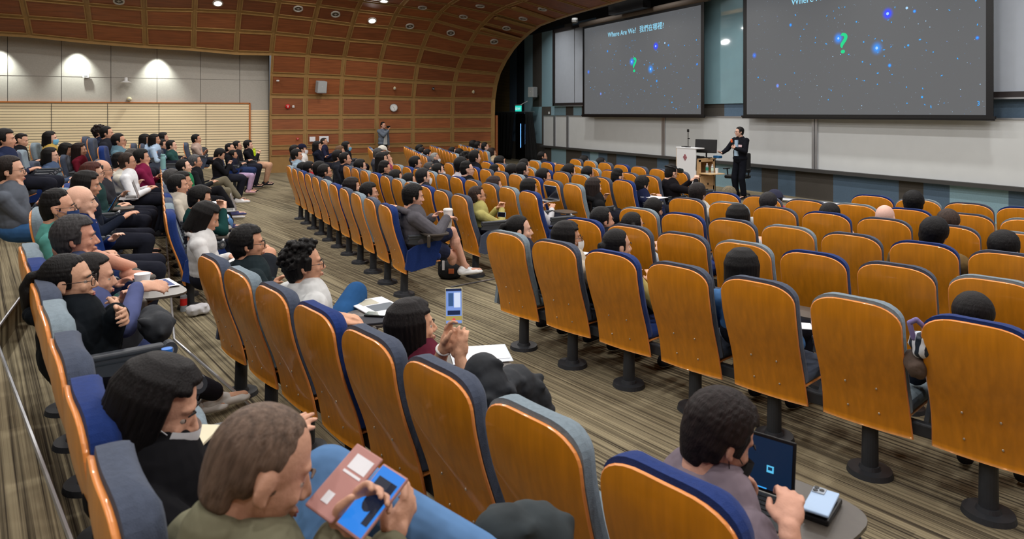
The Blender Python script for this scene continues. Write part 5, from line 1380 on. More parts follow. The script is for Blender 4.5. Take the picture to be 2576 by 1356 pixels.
_c = near('man with bushy curly black hair and glasses in a white tee and blue trousers', 738, 614, 'RA', style='curly', hair=(24, 22, 22), acc='g', yaw=-20, pitch=2, top=(206, 208, 208), sleeve='short', loose=.02, skin=(204, 146, 110),
     lh=('p', 850, 795, 4.25), rh=('p', 862, 812, 4.2), lf=(.5, .8, -.1), rf=(.2, 1, -.15), pants=(40, 82, 130), ar=('p', 905, 762, 5.3), kr=(.3, .3, 1), al=('z', 830, 790, .1), shoes=(190, 188, 170), fr=(.4, .9, .1), kl=(0, .3, 1))
near('man with straight black hair and gold glasses in a dark teal shirt', 598, 570, 'RA', style='mop', hair=(20, 19, 20), acc='g', yaw=-20, top=(34, 44, 48), loose=.02, skin=(198, 138, 102),
     lh=(-.1, .5, .68), rh=(.14, .55, .66), pants=(34, 38, 44), al=('p', 655, 655, 6.1), ar=('z', 672, 672, .1), kl=(-.1, .4, 1), shoes=(50, 56, 40), shorts=True)
near('woman with glasses and loosely clipped black hair in a black hooded top, arms folded', 150, 640, (3.45, .22, .2), style='pony', hair=(20, 18, 19), fem=True, acc='g', yaw=-16, pitch=2, top=(16, 21, 26), collar='hood', loose=.035, skin=(200, 148, 114),
     pose='cross', lh=(.12, .46, .78), rh=(-.10, .48, .74), lf=(1, .25, .1), rf=(-1, .25, .1), lm=(0, -1, -.2), rm=(0, -1, -.2), curll=.8, curlr=.8, pants=(34, 34, 42), al=('z', 575, 995, .3), ar=('z', 500, 1012, .3), shoes=(196, 194, 190))
near('woman with long black hair and a white mask, sunk over a notebook', 318, 908, (2.0, .22, .22), style='bob', hair=(24, 20, 22), fem=True, acc='w', yaw=-22, pitch=-22, lean=-.07, top=(20, 20, 23), loose=.02, pants=(26, 27, 33),
     lh=(-.02, .52, .66), rh=('p', 700, 1190, 1.9), al=('z', 780, 1140, .3), ar=('z', 850, 1160, .3), lp=(-.3, .2, -1), rp=(.4, .1, -1))
near('man with thick salt-and-pepper hair resting his chin on his hand, green shorts and grey trainers', 172, 545, (4.35, .22, .18), style='mop', hair=(74, 72, 74), skin=(196, 134, 104), yaw=-8, top=(66, 76, 104), pants=(44, 84, 78), shorts=True,
     pose='chinr', lh=(-.1, .5, .66), al=('p', 330, 672, 4.7), kl=(.0, .2, 1), ar=('z', 400, 665, .3), shoes=(96, 92, 88), fl=(.9, .5, .1))
near('person in a periwinkle sweater reaching for a paper cup, blue jeans', 205, 640, (3.95, .22, .2), lod=1, style='short', hair=(30, 26, 26), yaw=-8, pitch=-5, top=(84, 92, 134), pants=(112, 136, 168), rh=('p', 345, 722, 3.9), rf=(.3, 1, 0), rm=(-.6, 0, -.8), al=('z', 430, 800, .3), ar=('z', 450, 790, .3), lean=.06)
near('young man with an undercut in a washed grey hooded sweatshirt, shorts and white running shoes', 1020, 464, 'CF1', style='mop', hair=(20, 19, 20), skin=(206, 150, 122), yaw=-4, pitch=-8, top=(88, 86, 92), collar='hood', loose=.025, pants=(40, 44, 66), shorts=True,
     lod=0, lh=(-.10, .55, .78), rh=(.16, .60, .80), rf=(-.3, .8, 0), ar=('z', 1195, 680, .11), al=('p', 1170, 672, 8.4), shoes=(226, 228, 230), kr=(.1, .5, 1))
watch(_m, 'l', M_WHITE); watch(_c, 'r', M_SILVER)
# ---------------- standing figures
J = None
loc = Vector((-12.85, 12.45, 0)); PSL = 1.0
r, J = person(loc, math.radians(188), 'lecturer standing in a black suit with pale blue shirt, holding a microphone', dict(stand=True, ht=1.76, style='short', hair=(18, 16, 17), skin=(206, 156, 130), yaw=-30, pitch=-4, acc='g',
        top=(22, 23, 30), loose=.02, collar='shirt', pants=(20, 22, 30), wide=.012, shoes=(16, 16, 18), rh=(.26, .34, 1.12), rf=(.25, 1, .1), rm=(-.3, 0, 1), lp=(-.35, -.1, -1), lh=(-.07, .27, 1.24), lf=(.75, .35, .55), lm=(.2, -.9, .2), curll=.9, curlr=.6, shw=.172), 0)
b = MB(); b.prism([(-.035, 1.44), (.035, 1.44), (.05, 1.05), (-.05, 1.05)], 'y', .12, .165); b.obj('shirt', mat('shirt_blue', (168, 196, 222), .8), r)
b = MB(); b.rbox((-.13, .172, 1.30), (.10, .012, .055), .004, n=2); b.obj('name_badge', mat('badge_pink', (226, 196, 204), .6), r)
Mw = r.matrix_world if False else Matrix.Translation(loc) @ Matrix.Rotation(math.radians(188), 4, 'Z')
b = MB(); b.cap((0, 0, -.07), (0, 0, .09), .015, .019, n=12); b.ell((0, 0, .125), (.027, .027, .032), 14, 10, mi=1); b.cap((0, 0, .09), (0, 0, .10), .026, n=14, mi=1)
o = b.obj('microphone', [M_BLACK, mat('mic_orange', (214, 92, 40), .6)], smooth=True); tag(o, 'handheld microphone with an orange windshield held by the lecturer', 'microphone')
o.location = Mw @ (J['wrl'] + Vector((.07, .02, .07))); o.rotation_euler = (math.radians(8), math.radians(-6), 0)
b = MB(); b.rbox((0, 0, 0), (.03, .11, .016), .006, n=2); o = b.obj('slide_clicker', M_BLACK); tag(o, 'small presentation clicker in the lecturer’s lowered hand', 'clicker'); o.location = Mw @ (J['wrr'] + Vector((-.01, .12, .025))); o.rotation_euler = (0, 0, math.radians(188))
p = onX(963, 307, -24.9); loc = Vector((p.x, p.y, 0)); ms = .15
loc.z = 0.0; hgt = p.z
r, J = person(loc, math.radians(-68), 'man standing by the timber wall in a grey denim jacket, filming on a phone', dict(stand=True, ht=max(1.6, min(1.9, hgt)), style='brush', hair=(24, 20, 20), skin=(196, 140, 112), yaw=18, acc='g', top=(100, 110, 124), loose=.03, collar='shirt', pants=(44, 50, 50), wide=.02,
        rh=(-.02, .30, 1.46), rf=(.0, .3, 1), rm=(-1, .2, 0), lh=(-.26, .03, .78), curlr=.9), 1)
b = MB(); b.prism([(-.05, 1.44), (.03, 1.44), (.09, .95), (-.07, .95)], 'y', .15, .175); b.obj('white_tee', mat('tee_white', (200, 204, 206), .9), r)
Mw = Matrix.Translation(loc) @ Matrix.Rotation(math.radians(-68), 4, 'Z')
b = MB(); b.rbox((0, 0, 0), (.16, .01, .08), .005, n=2); o = b.obj('phone', M_BLACK); tag(o, 'black phone held sideways by the man standing at the timber wall', 'phone'); o.location = Mw @ (J['wrr'] + Vector((.02, .03, .13))); o.rotation_euler = (0, 0, math.radians(-68))
# ================================================================== THINGS IN THE SEATS
def up_basis(px, n): return None
def flat(name, label, cat, cx, cy, z, w, l, rz, m, h=.004, parts=None, r=.002):
    b = MB(); b.rbox((0, 0, h / 2), (w, l, h), min(r, h * .45), n=2); o = b.obj(name, m, loc=onZ(cx, cy, z)); o.rotation_euler = (0, 0, rz); tag(o, label, cat); return o
def ink(par, pts, m, name='printing'):
    b = MB()
    for x, y, w, l, z in pts: b.box((x, y, z), (w, l, .0012))
    return b.obj(name, m, par)
RZR = .28
M_INK = mat('ink_blue', (70, 84, 130), .8); M_INKD = mat('ink_dark', (44, 46, 54), .8); M_INKR = mat('ink_red', (190, 60, 60), .8)
def tablet(x, y, z, label, rz=RZR, s=1.0):
    b = MB(); pts = []
    for k in range(32):
        a = 2 * math.pi * k / 32; c, q = math.cos(a), math.sin(a); e = .6
        pts.append((.21 * s * math.copysign(abs(c) ** e, c), .145 * s * math.copysign(abs(q) ** e, q)))
    b.prism(pts, 'z', -.014, 0); b.cap((.16 * s, -.1 * s, -.03), (.08 * s, -.02 * s, -.018), .015, n=8); b.cap((.18 * s, -.12 * s, -.12), (.18 * s, -.12 * s, -.02), .02, n=8)
    o = b.obj('writing_tablet', [M_TABLET]); o.location = onZ(x, y, z); o.rotation_euler = (0, 0, rz); return tag(o, label, 'folding tablet')
tablet(945, 795, TZ, 'dark folding writing tablet in front of the curly-haired man, covered by magazines')
tablet(1195, 912, TZ, 'dark folding writing tablet carrying the white clipboard')
tablet(1975, 1262, TZ, 'dark folding writing tablet under the tablet computer and its keyboard', s=1.15)
tablet(1090, 583, TZ - .02, 'brown folding writing tablet carrying the white paper coffee cup', rz=.02)
tablet(395, 728, .22 + TZ, 'grey folding writing tablet with a printed leaflet near the green shorts')
tablet(545, 545, TZ - .02, 'dark folding writing tablet with stacked papers beside the white cardigan', rz=.02)
# clipboard, pen, cup and leaflets
o = flat('clipboard', 'white paper on a clear clipboard beside the filming woman', 'clipboard', 1208, 892, TZ + .003, .27, .32, RZR - .55, mat('clear_acrylic', (206, 214, 222), .2), h=.004)
b = MB(); b.box((-.012, .0, .0055), (.215, .30, .002)); b.obj('paper_sheet', M_PAPER, o); ink(o, [(.115, -.1, .012, .10, .0055)], M_INKR)
b = MB(); b.cap((0, -.06, 0), (0, .06, 0), .005, n=8); o = b.obj('pen', M_BLACK, loc=onZ(1223, 905, TZ + .016)); o.rotation_euler = (0, 0, -.9); tag(o, 'black pen lying on the white clipboard paper', 'pen')
o = flat('magazine', 'open printed magazine on the tablet beyond the curly-haired man', 'magazine', 945, 770, TZ + .004, .36, .26, RZR - .1, M_PAPER, h=.008)
ink(o, [(.07, .02, .15, .18, .0088)], mat('print_slate', (96, 104, 112), .7), 'picture'); ink(o, [(-.09, -.02, .13, .12, .0088)], mat('print_warm', (182, 178, 160), .7), 'picture')
o = flat('phone', 'black phone lying on the magazine edge in front of the curly-haired man', 'phone', 950, 793, TZ + .016, .08, .16, RZR - .9, M_BLACK, h=.011, r=.004)
b = MB(); b.box((0, 0, .0116), (.07, .15, .001)); b.obj('screen', mat('screen_green', (18, 50, 46), .1), o)
o = flat('notebook', 'dark notebook under the phone in front of the curly-haired man', 'notebook', 925, 808, TZ + .003, .17, .2, RZR - .4, M_INKD, h=.01)
def cup(x, y, z, label, h=.13, r=.042, lid=True):
    t = thing('paper_cup', label, 'cup', onZ(x, y, z)); b = MB(); b.cyl((0, 0, 0), (0, 0, h), r * .74, r, n=28); b.obj('cup_body', M_WHITE, t, smooth=False)
    if lid: b = MB(); b.cyl((0, 0, h), (0, 0, h + .014), r * 1.06, r * 1.0, n=28); b.cyl((0, 0, h + .014), (0, 0, h + .022), r * .9, r * .82, n=28); b.obj('cup_lid', mat('lid_white', (238, 238, 238), .4), t)
    b = MB(); b.box((-r * .6, -r * .70, h * .5), (.018, .004, .03)); b.obj('cup_print', M_GREYP, t)
    return t
cup(1127, 572, TZ - .02, 'tall white takeaway coffee cup with lid on the brown tablet', h=.20, r=.055)
cup(358, 722, .22 + TZ, 'low white paper cup held at the end of the periwinkle sleeve', h=.085, r=.048, lid=False)
o = flat('leaflet', 'printed pale blue leaflet on the grey tablet near the paper cup', 'leaflet', 405, 714, .225 + TZ, .24, .16, RZR, M_PAPER); ink(o, [(0, .03, .2, .05, .0045), (-.02, -.03, .14, .03, .0045)], M_INK)
for i, (x, y, w, l, rz, lab) in enumerate([(1098, 573, .16, .08, .3, 'white card lying on the brown tablet beside the coffee cup'), (1118, 562, .2, .07, -.2, 'strip of printed paper behind the coffee cup')]):
    flat('paper_card', lab, 'paper', x, y, TZ - .015 + .002 * i, w, l, rz, M_PAPER)
o = flat('paper_stack', 'stack of pale papers on the dark tablet beside the white cardigan', 'paper', 553, 547, TZ - .015, .26, .2, 0, M_PAPER, h=.02)
flat('open_book', 'white open file on the lap of the man in dark green', 'book', 540, 512, TZ, .34, .24, .2, M_PAPER, h=.012)
flat('leaflet', 'printed leaflet on the lap of the masked woman in fleece', 'leaflet', 1440, 637, .84, .26, .2, .5, M_PAPER, h=.004)
flat('open_notebook', 'cream open notebook in front of the woman with long black hair and mask', 'notebook', 425, 1108, .22 + .86, .19, .25, -.5, mat('cream_paper', (222, 214, 186), .8), h=.01)
flat('open_book', 'white sheets in front of the boy in navy school jacket', 'book', 1645, 497, .80, .34, .26, .3, M_PAPER, h=.01)
flat('white_sheet', 'white paper beyond the khaki jacket’s elbow', 'paper', 2436, 690, .74, .2, .26, .5, M_PAPER, h=.004)
flat('leaflet', 'folded white leaflet by the denim sleeve of the long-haired woman', 'leaflet', 2010, 820, .74, .16, .14, .9, M_PAPER)
# tablet computer with keyboard, phones
t = thing('tablet_computer', 'tablet computer showing a dark blue chat list, standing on its keyboard', 'tablet computer', (0, 0, 0))
BL, BR, TL, TR = onZ(1821, 1198, .80), onZ(1993, 1257, .80), onZ(1853, 1075, .975), onZ(2003, 1122, .975)
e1 = (BR - BL); W = e1.length; e1.normalize(); e2 = ((TL - BL) + (TR - BR)) / 2; e2 = e2 - e1 * e2.dot(e1); H = e2.length; e2.normalize(); nn = e1.cross(e2)
R = Matrix((e1, e2, nn)).transposed(); t.matrix_world = Matrix.Translation(BL) @ R.to_4x4()
sg = -1 if nn.dot(Vector((0, 0, CZ)) - BL) < 0 else 1
b = MB(); b.rbox((W / 2, H / 2, -.004 * sg), (W + .012, H + .012, .007), .003, n=2); b.obj('tablet_body', M_BLACK, t)
def rect(x, y, w, h, m, nm, zz=.0012): b = MB(); b.box(((x + w / 2) * W, (y + h / 2) * H, zz * sg), (w * W, h * H, .0008)); return b.obj(nm, m, t)
rect(.02, .03, .96, .94, emis('app_dark', (6, 30, 56), 1), 'screen'); rect(.02, .03, .32, .80, emis('app_blue', (20, 78, 160), 1), 'chat_list', .0020)
b = MB()
for k in range(9): b.box((.06 * W, (.10 + k * .08) * H, .003 * sg), (.03 * W, .035 * H, .0006)); b.box((.16 * W, (.10 + k * .08) * H, .003 * sg), (.11 * W, .016 * H, .0006), mi=1)
b.obj('chat_rows', [emis('app_icon', (40, 150, 255), 1), emis('app_text', (90, 190, 190), 1)], t)
b = MB(); b.ell((.26 * W, .36 * H, .003 * sg), (.05 * W, .055 * H, .001), 16, 6); b.obj('picture_bubble', E_WHITE, t)
b = MB(); b.box((.68 * W, .42 * H, .003 * sg), (.10 * W, .13 * H, .0006)); b.box((.68 * W, .43 * H, .0042 * sg), (.06 * W, .06 * H, .0006), mi=1); b.obj('app_badge', [emis('app_cyan', (90, 190, 235), 1), emis('app_dark2', (8, 40, 70), 1)], t)
rect(.34, .035, .3, .02, E_BLUE, 'home_bar', .003)
KB = onZ(1972, 1318, .795) - BR; kl = .215; kd = Vector((KB.x, KB.y, 0)).normalized()
ang = math.atan2(e1.y, e1.x)
t = thing('tablet_keyboard', 'dark grey keyboard cover below the chat-list tablet computer', 'keyboard', (BL + BR) / 2 + kd * .10 - Vector((0, 0, .012)), ang)
b = MB(); b.rbox((0, 0, 0), (W + .01, .2, .01), .004, n=2); b.obj('keyboard_base', mat('kb_grey', (58, 62, 64), .7), t)
b = MB()
for i in range(13):
    for j in range(5): b.rbox((-W / 2 + .022 + i * (W - .04) / 12, .075 - j * .026, .006), (.017, .019, .006), .002, n=2)
b.obj('keys', mat('kb_keys', (34, 37, 40), .6, rgb2=(60, 60, 60)), t)
t = thing('phone', 'pale blue phone lying face down with a triple camera, on a black power bank', 'phone', onZ(2065, 1262, TZ + .035), ang + .05)
b = MB(); b.rbox((0, 0, 0), (.082, .165, .010), .004, n=2); b.obj('phone_back', mat('phone_sky', (164, 190, 222), .35), t)
b = MB(); b.rbox((-.018, .058, .006), (.04, .042, .004), .002, n=2); b.obj('camera_plate', mat('cam_plate', (150, 160, 172), .3), t)
for dx, dy in ((-.028, .068), (-.028, .048), (-.010, .058)): b = MB(); b.cyl((dx, dy, .007), (dx, dy, .010), .008, n=14); b.obj('camera_lens', M_BLACK, t)
o = flat('power_bank', 'black slab under the pale blue phone', 'power bank', 2066, 1285, TZ, .09, .17, ang, M_BLACK, h=.02, r=.006)
# raised phone
def held(name, label, x, y, d, w, h, face, mats, tilt=0.0, roll=0.0):
    """slab held upright, its screen turned toward face"""
    p = onD(x, y, d); f = (Vector(face) - p).normalized(); up = Vector((0, 0, 1)); rt = up.cross(f).normalized(); u2 = f.cross(rt)
    M = Matrix((rt, u2, f)).transposed() @ Matrix.Rotation(tilt, 3, 'X') @ Matrix.Rotation(roll, 3, 'Z')
    t = thing(name, label, 'phone', (0, 0, 0)); t.matrix_world = Matrix.Translation(p) @ M.to_4x4()
    b = MB(); b.rbox((0, 0, 0), (w, h, .010), .004, n=2); b.obj('phone_body', mats[0], t)
    b = MB(); b.box((0, 0, .0054), (w * .9, h * .93, .0008)); b.obj('screen', mats[1], t); return t
t = held('phone', 'phone with pale case raised in both hands, its lit screen showing the hall', 1142, 770, 3.30, .082, .168, onD(1080, 800, 2.4), [mat('case_cream', (214, 208, 170), .5), emis('cam_view', (120, 150, 215), 1)], roll=.03)
b = MB(); b.box((-.014, .03, .0064), (.024, .06, .0005)); b.box((0, .075, .0064), (.074, .012, .0005), mi=1); b.box((0, -.03, .0064), (.06, .02, .0005), mi=1); b.box((0, -.055, .0064), (.074, .02, .0005), mi=2); b.ell((0, -.062, .0066), (.008, .008, .0006), 12, 5, mi=3); b.box((.016, .028, .0064), (.03, .068, .0005), mi=4)
b.obj('screen_image', [emis('v1', (50, 84, 130), 1), emis('v2', (20, 34, 70), 1), emis('v3', (170, 150, 80), 1), emis('v4', (225, 60, 80), 1), emis('v5', (210, 222, 245), 1)], t)
t = held('phone', 'phone with a blue lit screen inside an open pink wallet case', 938, 1262, 1.50, .074, .155, onD(640, 1120, 1.0) + Vector((0, 0, .45)), [mat('case_pink', (176, 126, 120), .6), emis('cam_blue', (30, 130, 230), 1)], roll=-.45)
b = MB(); b.rbox((-.082, 0, .004), (.080, .165, .008), .004, n=2); b.obj('wallet_flap', mat('case_pink2', (178, 128, 122), .6), t)
for c_, d_ in (((-.076, .045), (.05, .036)), ((-.078, .018), (.05, .006)), ((-.088, -.045), (.020, .026))): b = MB(); b.box((c_[0], c_[1], .0085), (d_[0], d_[1], .001)); b.obj('card_slot', M_PAPER, t)
b = MB(); b.box((.002, .035, .0066), (.05, .03, .0005)); b.ell((0, -.005, .0066), (.018, .024, .0006), 12, 5); b.box((.02, .0, .0066), (.016, .10, .0005)); b.obj('screen_image', emis('cam_dark', (8, 20, 44), 1), t)
held('phone', 'phone tilted in the hands of the jeans-wearing person in the aisle row', 515, 497, 9.2, .08, .16, onD(470, 470, 8), [M_BLACK, emis('scr_b', (60, 120, 200), 1)], roll=.5)
held('phone', 'light blue phone held by the man in the yellow-green jacket', 1262, 540, 7.2, .09, .05, onD(1180, 500, 6.5), [mat('ph_ltblue', (150, 190, 225), .4), M_DARKSCR])
held('phone', 'phone with triple camera held sideways by the man in goggles', 1722, 468, 13.4, .17, .085, onD(1650, 440, 12), [mat('ph_titan', (190, 184, 170), .4), M_DARKSCR])
def laptop(label, x, y, z, rz, w=.31, dd=.22, open_=1.9, scr=None, sc_=1.0):
    t = thing('laptop', label, 'laptop', onZ(x, y, z), rz); b = MB(); b.rbox((0, 0, .008), (w, dd, .016), .005, n=2); b.obj('base', M_SILVER, t)
    b = MB(); b.box((0, .02, .017), (w * .86, dd * .5, .002)); b.obj('keyboard', M_BLACK, t)
    M = Matrix.Rotation(open_ - math.pi, 3, 'X'); c = Vector((0, dd / 2, .014)) + M @ Vector((0, -dd / 2, 0))
    b = MB(); b.rbox(c, (w, dd, .007), .003, n=2, M=None) if False else b.box(c, (w, dd, .007), M=M); b.obj('lid', M_SILVER, t)
    b = MB(); b.box(c + M @ Vector((0, 0, -.0045)), (w * .94, dd * .9, .001), M=M); b.obj('screen', scr or M_DARKSCR, t); return t
laptop('open silver laptop in front of the woman with long black hair in navy', 325, 500, .22 + TZ, .0)
laptop('open blue-lidded laptop used by the man in dark green', 572, 530, TZ, -.1)
laptop('dark laptop seen over the royal blue aisle seat in the third central row', 1378, 505, .80, .1, scr=mat('scr_navy', (20, 24, 40), .2))
t = thing('tablet_computer', 'tablet with a bright blue screen on the masked man’s writing surface', 'tablet computer', onZ(288, 532, .22 + TZ), -.1)
M = Matrix.Rotation(math.radians(62), 3, 'X'); b = MB(); b.box((0, 0, .09), (.25, .18, .008), M=M); b.obj('tablet_body', M_BLACK, t); b = MB(); b.box((0, -.006, .093), (.235, .165, .002), M=M); b.obj('screen', emis('scr_teal', (20, 100, 170), 1), t)
# drinks bottles
def bottle(label, p, h, r, m, capm, neck=.4, lab=None):
    t = thing('bottle', label, 'bottle', p); b = MB(); b.cyl((0, 0, 0), (0, 0, h * .72), r, n=24); b.cyl((0, 0, h * .72), (0, 0, h * .88), r, r * neck, n=24); b.cyl((0, 0, h * .88), (0, 0, h * .93), r * neck, n=20); b.obj('bottle_body', m, t)
    b = MB(); b.cyl((0, 0, h * .9), (0, 0, h), r * neck * 1.15, n=20); b.obj('bottle_cap', capm, t)
    if lab: b = MB(); b.cyl((0, 0, h * .28), (0, 0, h * .6), r * 1.015, n=24); b.obj('bottle_label', lab, t)
    return t
M_PET = mat('clear_pet', (205, 215, 222), .08, spec=.6, alpha=.45)
bottle('bright lime water bottle held up near the timber wall corner', onD(639, 402, 21.0), .34, .05, mat('lime', (190, 222, 20), .4), mat('lime', (190, 222, 20), .4), .7)
bottle('tall pale teal flask standing in the tiers beside the plaid shirt', onD(410, 426, 12.0), .26, .042, mat('teal_flask', (126, 176, 178), .5), mat('teal_flask', (126, 176, 178), .5), .8)
cup(264, 398, 1.24, 'pale pink tumbler near the white sweatshirt in the tiers', h=.14, r=.05, lid=False)
bottle('clear drink bottle with orange cap and red label lying by the white tote', onZ(462, 782, .005), .22, .034, M_PET, mat('cap_orange', (226, 116, 20), .5), .4, lab=mat('label_red', (200, 34, 30), .5))
bottle('clear water bottle with a blue cap behind the second woman’s hair', onD(420, 1015, 2.4), .19, .034, M_PET, mat('cap_blue', (30, 110, 200), .5), .45)
# soft things
def lump(name, label, cat, p, blobs, m, rz=0.0, vox=.012, sm=3):
    b = MB()
    for c, r in blobs: b.ell(c, r, 16, 10)
    me = remesh(b, name, vox, sm, [m]); o = mk(name, me, None, p); o.rotation_euler = (0, 0, rz); return tag(o, label, cat)
rr = random.Random(5)
def drape(name, label, cat, pts, r, m, n=7, vox=.012):
    b = MB(); bl = []
    for (a, c) in zip(pts[:-1], pts[1:]):
        for i in range(n):
            t = i / n; q = a.lerp(c, t); bl.append((q, (r * rr.uniform(.6, .95), r * rr.uniform(.5, .9), r * rr.uniform(.5, .85))))
            for k in range(7): bl.append((q + Vector((rr.uniform(-1, 1), rr.uniform(-1, 1), rr.uniform(-.8, .8))) * r * .5, (r * rr.uniform(.18, .3), r * rr.uniform(.4, .62), r * rr.uniform(.2, .35))))
    for c, rd in bl: b.ell(c, rd, 12, 8, M=Matrix.Rotation(rr.uniform(0, 3), 3, 'Z') @ Matrix.Rotation(rr.uniform(-.6, .6), 3, 'X'))
    me = remesh(b, name, vox, 2, [m]); o = mk(name, me); return tag(o, label, cat)
M_BKC = mat('jacket_black', (34, 38, 44), .8, noise=.25, scale=10, bump=.7, bscale=14)
drape('jacket', 'black jacket heaped over the knees beside the filming woman', 'jacket', [onD(1215, 935, 3.15), onD(1235, 1000, 3.1), onD(1290, 960, 3.3), onD(1360, 1015, 3.4)], .11, M_BKC)
drape('jacket', 'dark grey jacket bundled low in front of the first tier seats at the bottom edge', 'jacket', [onD(1250, 1345, 1.95), onD(1330, 1330, 2.0), onD(1400, 1350, 2.0)], .095, mat('jacket_char', (46, 54, 58), .9, noise=.25, scale=10, bump=.7, bscale=12))
drape('black_bag', 'soft black bag on the lap beside the pale jeans', 'bag', [onD(385, 800, 3.7), onD(400, 830, 3.6)], .10, M_BKC)
drape('quilted_coat', 'brown quilted coat stuffed between two near wing seats', 'coat', [onD(2300, 900, 3.75), onD(2310, 930, 3.7)], .075, mat('coat_brown', (86, 72, 64), .8, noise=.3, scale=14, bump=.9, bscale=20))
M_STR = bpy.data.materials.new('striped_cloth'); M_STR.use_nodes = True; nt = M_STR.node_tree
w_ = nt.nodes.new('ShaderNodeTexWave'); w_.inputs['Scale'].default_value = 9; w_.inputs['Distortion'].default_value = 5; rp = nt.nodes.new('ShaderNodeValToRGB'); rp.color_ramp.interpolation = 'CONSTANT'
rp.color_ramp.elements[0].color = (*lin((214, 222, 232)), 1); rp.color_ramp.elements[1].position = .5; rp.color_ramp.elements[1].color = (*lin((26, 40, 56)), 1)
tc = nt.nodes.new('ShaderNodeTexCoord'); nt.links.new(tc.outputs['Object'], w_.inputs['Vector']); nt.links.new(w_.outputs['Color'], rp.inputs[0]); nt.links.new(rp.outputs[0], nt.nodes['Principled BSDF'].inputs['Base Color'])
drape('striped_bag', 'white and navy striped cloth bag with lilac handles between two near wing seats', 'bag', [onD(2310, 850, 3.7), onD(2322, 890, 3.68)], .06, M_STR)
b = MB(); pp = [onD(2298, 850, 3.68), onD(2288, 812, 3.68), onD(2305, 804, 3.66), onD(2325, 822, 3.66), onD(2326, 850, 3.66)]; b.path(pp, .013, n=8); tag(b.obj('bag_handle_loop', mat('lilac', (126, 116, 170), .8), smooth=True), 'grey and lilac loop sticking up above the striped cloth', 'strap')
def backpack(label, x, y, z, rz, s=1.0, m=None):
    t = thing('backpack', label, 'backpack', onZ(x, y, z), rz); b = MB(); b.rbox((0, 0, .19 * s), (.30 * s, .17 * s, .38 * s), .07 * s, n=5); b.ell((0, -.08 * s, .13 * s), (.13 * s, .05 * s, .12 * s)); b.obj('bag_body', remesh_m(b, m or M_BKC), t) if False else b.obj('bag_body', m or M_BKC, t, smooth=True)
    b = MB(); b.path([(-.05 * s, .0, .37 * s), (0, .0, .43 * s), (.05 * s, .0, .37 * s)], .012, n=8); b.obj('carry_loop', M_BKC, t)
    b = MB(); b.rbox((.03 * s, -.135 * s, .12 * s), (.07 * s, .01, .06 * s), .003, n=2); b.obj('leather_patch', mat('patch_orange', (192, 104, 60), .7), t)
    b = MB(); b.rbox((-.07 * s, -.125 * s, .19 * s), (.03 * s, .012, .12 * s), .004, n=2); b.obj('label_tag', M_PAPER, t)
    return t
backpack('black backpack with an orange leather patch on the floor under the hoodie man’s seat', 1132, 700, .0, 1.1, 1.0)
drape('tote_bag', 'crumpled white tote bag lying on the floor by the step edge', 'bag', [onZ(482, 782, .06), onZ(505, 776, .07), onZ(518, 775, .05)], .075, mat('tote_white', (206, 206, 210), .9, noise=.06, scale=8, bump=.6, bscale=10))
drape('bag', 'black bag on the lap of the man in dusty pink', 'bag', [onD(505, 383, 19.6), onD(512, 380, 19.8)], .15, M_BKC)
# goggles of the seated man
_r, _J = GOGP; _M = Matrix.Translation(_r.location) @ Matrix.Rotation(_r.rotation_euler.z, 4, 'Z') @ Matrix.Diagonal((*_r.scale, 1)) @ Matrix.Translation(_J['head']) @ _J['HM'].to_4x4() @ Matrix.Translation((0, .095, .075))
t = thing('goggles', 'dark green round goggles pushed up on a seated man’s head', 'goggles'); t.matrix_world = _M
for s in (-1, 1): b = MB(); b.cyl((s * .045, -.0, 0), (s * .045, .05, .01), .038, .034, n=20); b.obj('goggle_cup', mat('goggle_dark', (22, 34, 34), .3), t); b = MB(); b.cyl((s * .045, .05, .01), (s * .045, .053, .01), .03, n=20); b.obj('lens', mat('lens_teal', (30, 90, 80), .1), t)
b = MB(); b.path([(-.08, 0, 0), (-.1, -.08, 0), (-.08, -.18, .0), (0, -.22, 0), (.08, -.18, 0), (.1, -.08, 0), (.08, 0, 0)], .009, n=6); b.obj('strap', M_BLACK, t)
# ================================================================== LECTERN AND STAGE THINGS
M_BEECH = mat('beech', (202, 166, 124), .5, noise=.08, scale=4, stretch=(1, 1, 8))
lx, ly = -14.2, 11.6
t = thing('lectern', 'beech lectern desk with a white front panel and red lattice emblem', 'lectern', (lx, ly, 0))
b = MB(); b.rbox((.35, .02, .62), (.72, .04, 1.22), .01, n=2); b.rbox((.36, .13, 1.215), (.76, .28, .03), .008, n=2); b.obj('front_panel', mat('lectern_white', (224, 226, 230), .5), t)
b = MB(); b.box((-.05, .35, .6), (.03, .62, 1.2)); b.box((.35, .08, .47), (.68, .06, .94)); b.box((.69, .12, .47), (.02, .14, .94)); b.box((.69, .62, .47), (.02, .08, .94)); b.box((.69, .37, .27), (.02, .50, .54)); b.box((.35, .38, .95), (.72, .60, .03)); b.box((.35, .65, .47), (.7, .02, .94)); b.box((.35, .38, .56), (.66, .54, .02)); b.box((.69, .37, .91), (.02, .5, .06)); b.obj('cabinet', M_BEECH, t)
b = MB(); b.box((.705, .37, .40), (.014, .44, .24)); b.obj('flap_door', mat('beech_light', (208, 172, 130), .5), t); b = MB(); b.box((.716, .4, .33), (.01, .03, .05)); b.obj('lock', M_BLACK, t)
b = MB(); b.box((.90, .36, .60), (.42, .46, .022)); b.obj('pull_out_shelf', mat('shelf_beech', (216, 184, 140), .5), t)
b = MB(); b.rbox((.705, .35, .17), (.02, .12, .07), .004, n=2); b.obj('socket_box', M_BLACK, t)
b = MB(); c = Vector((.33, -.006, .98)); s = .022
import itertools
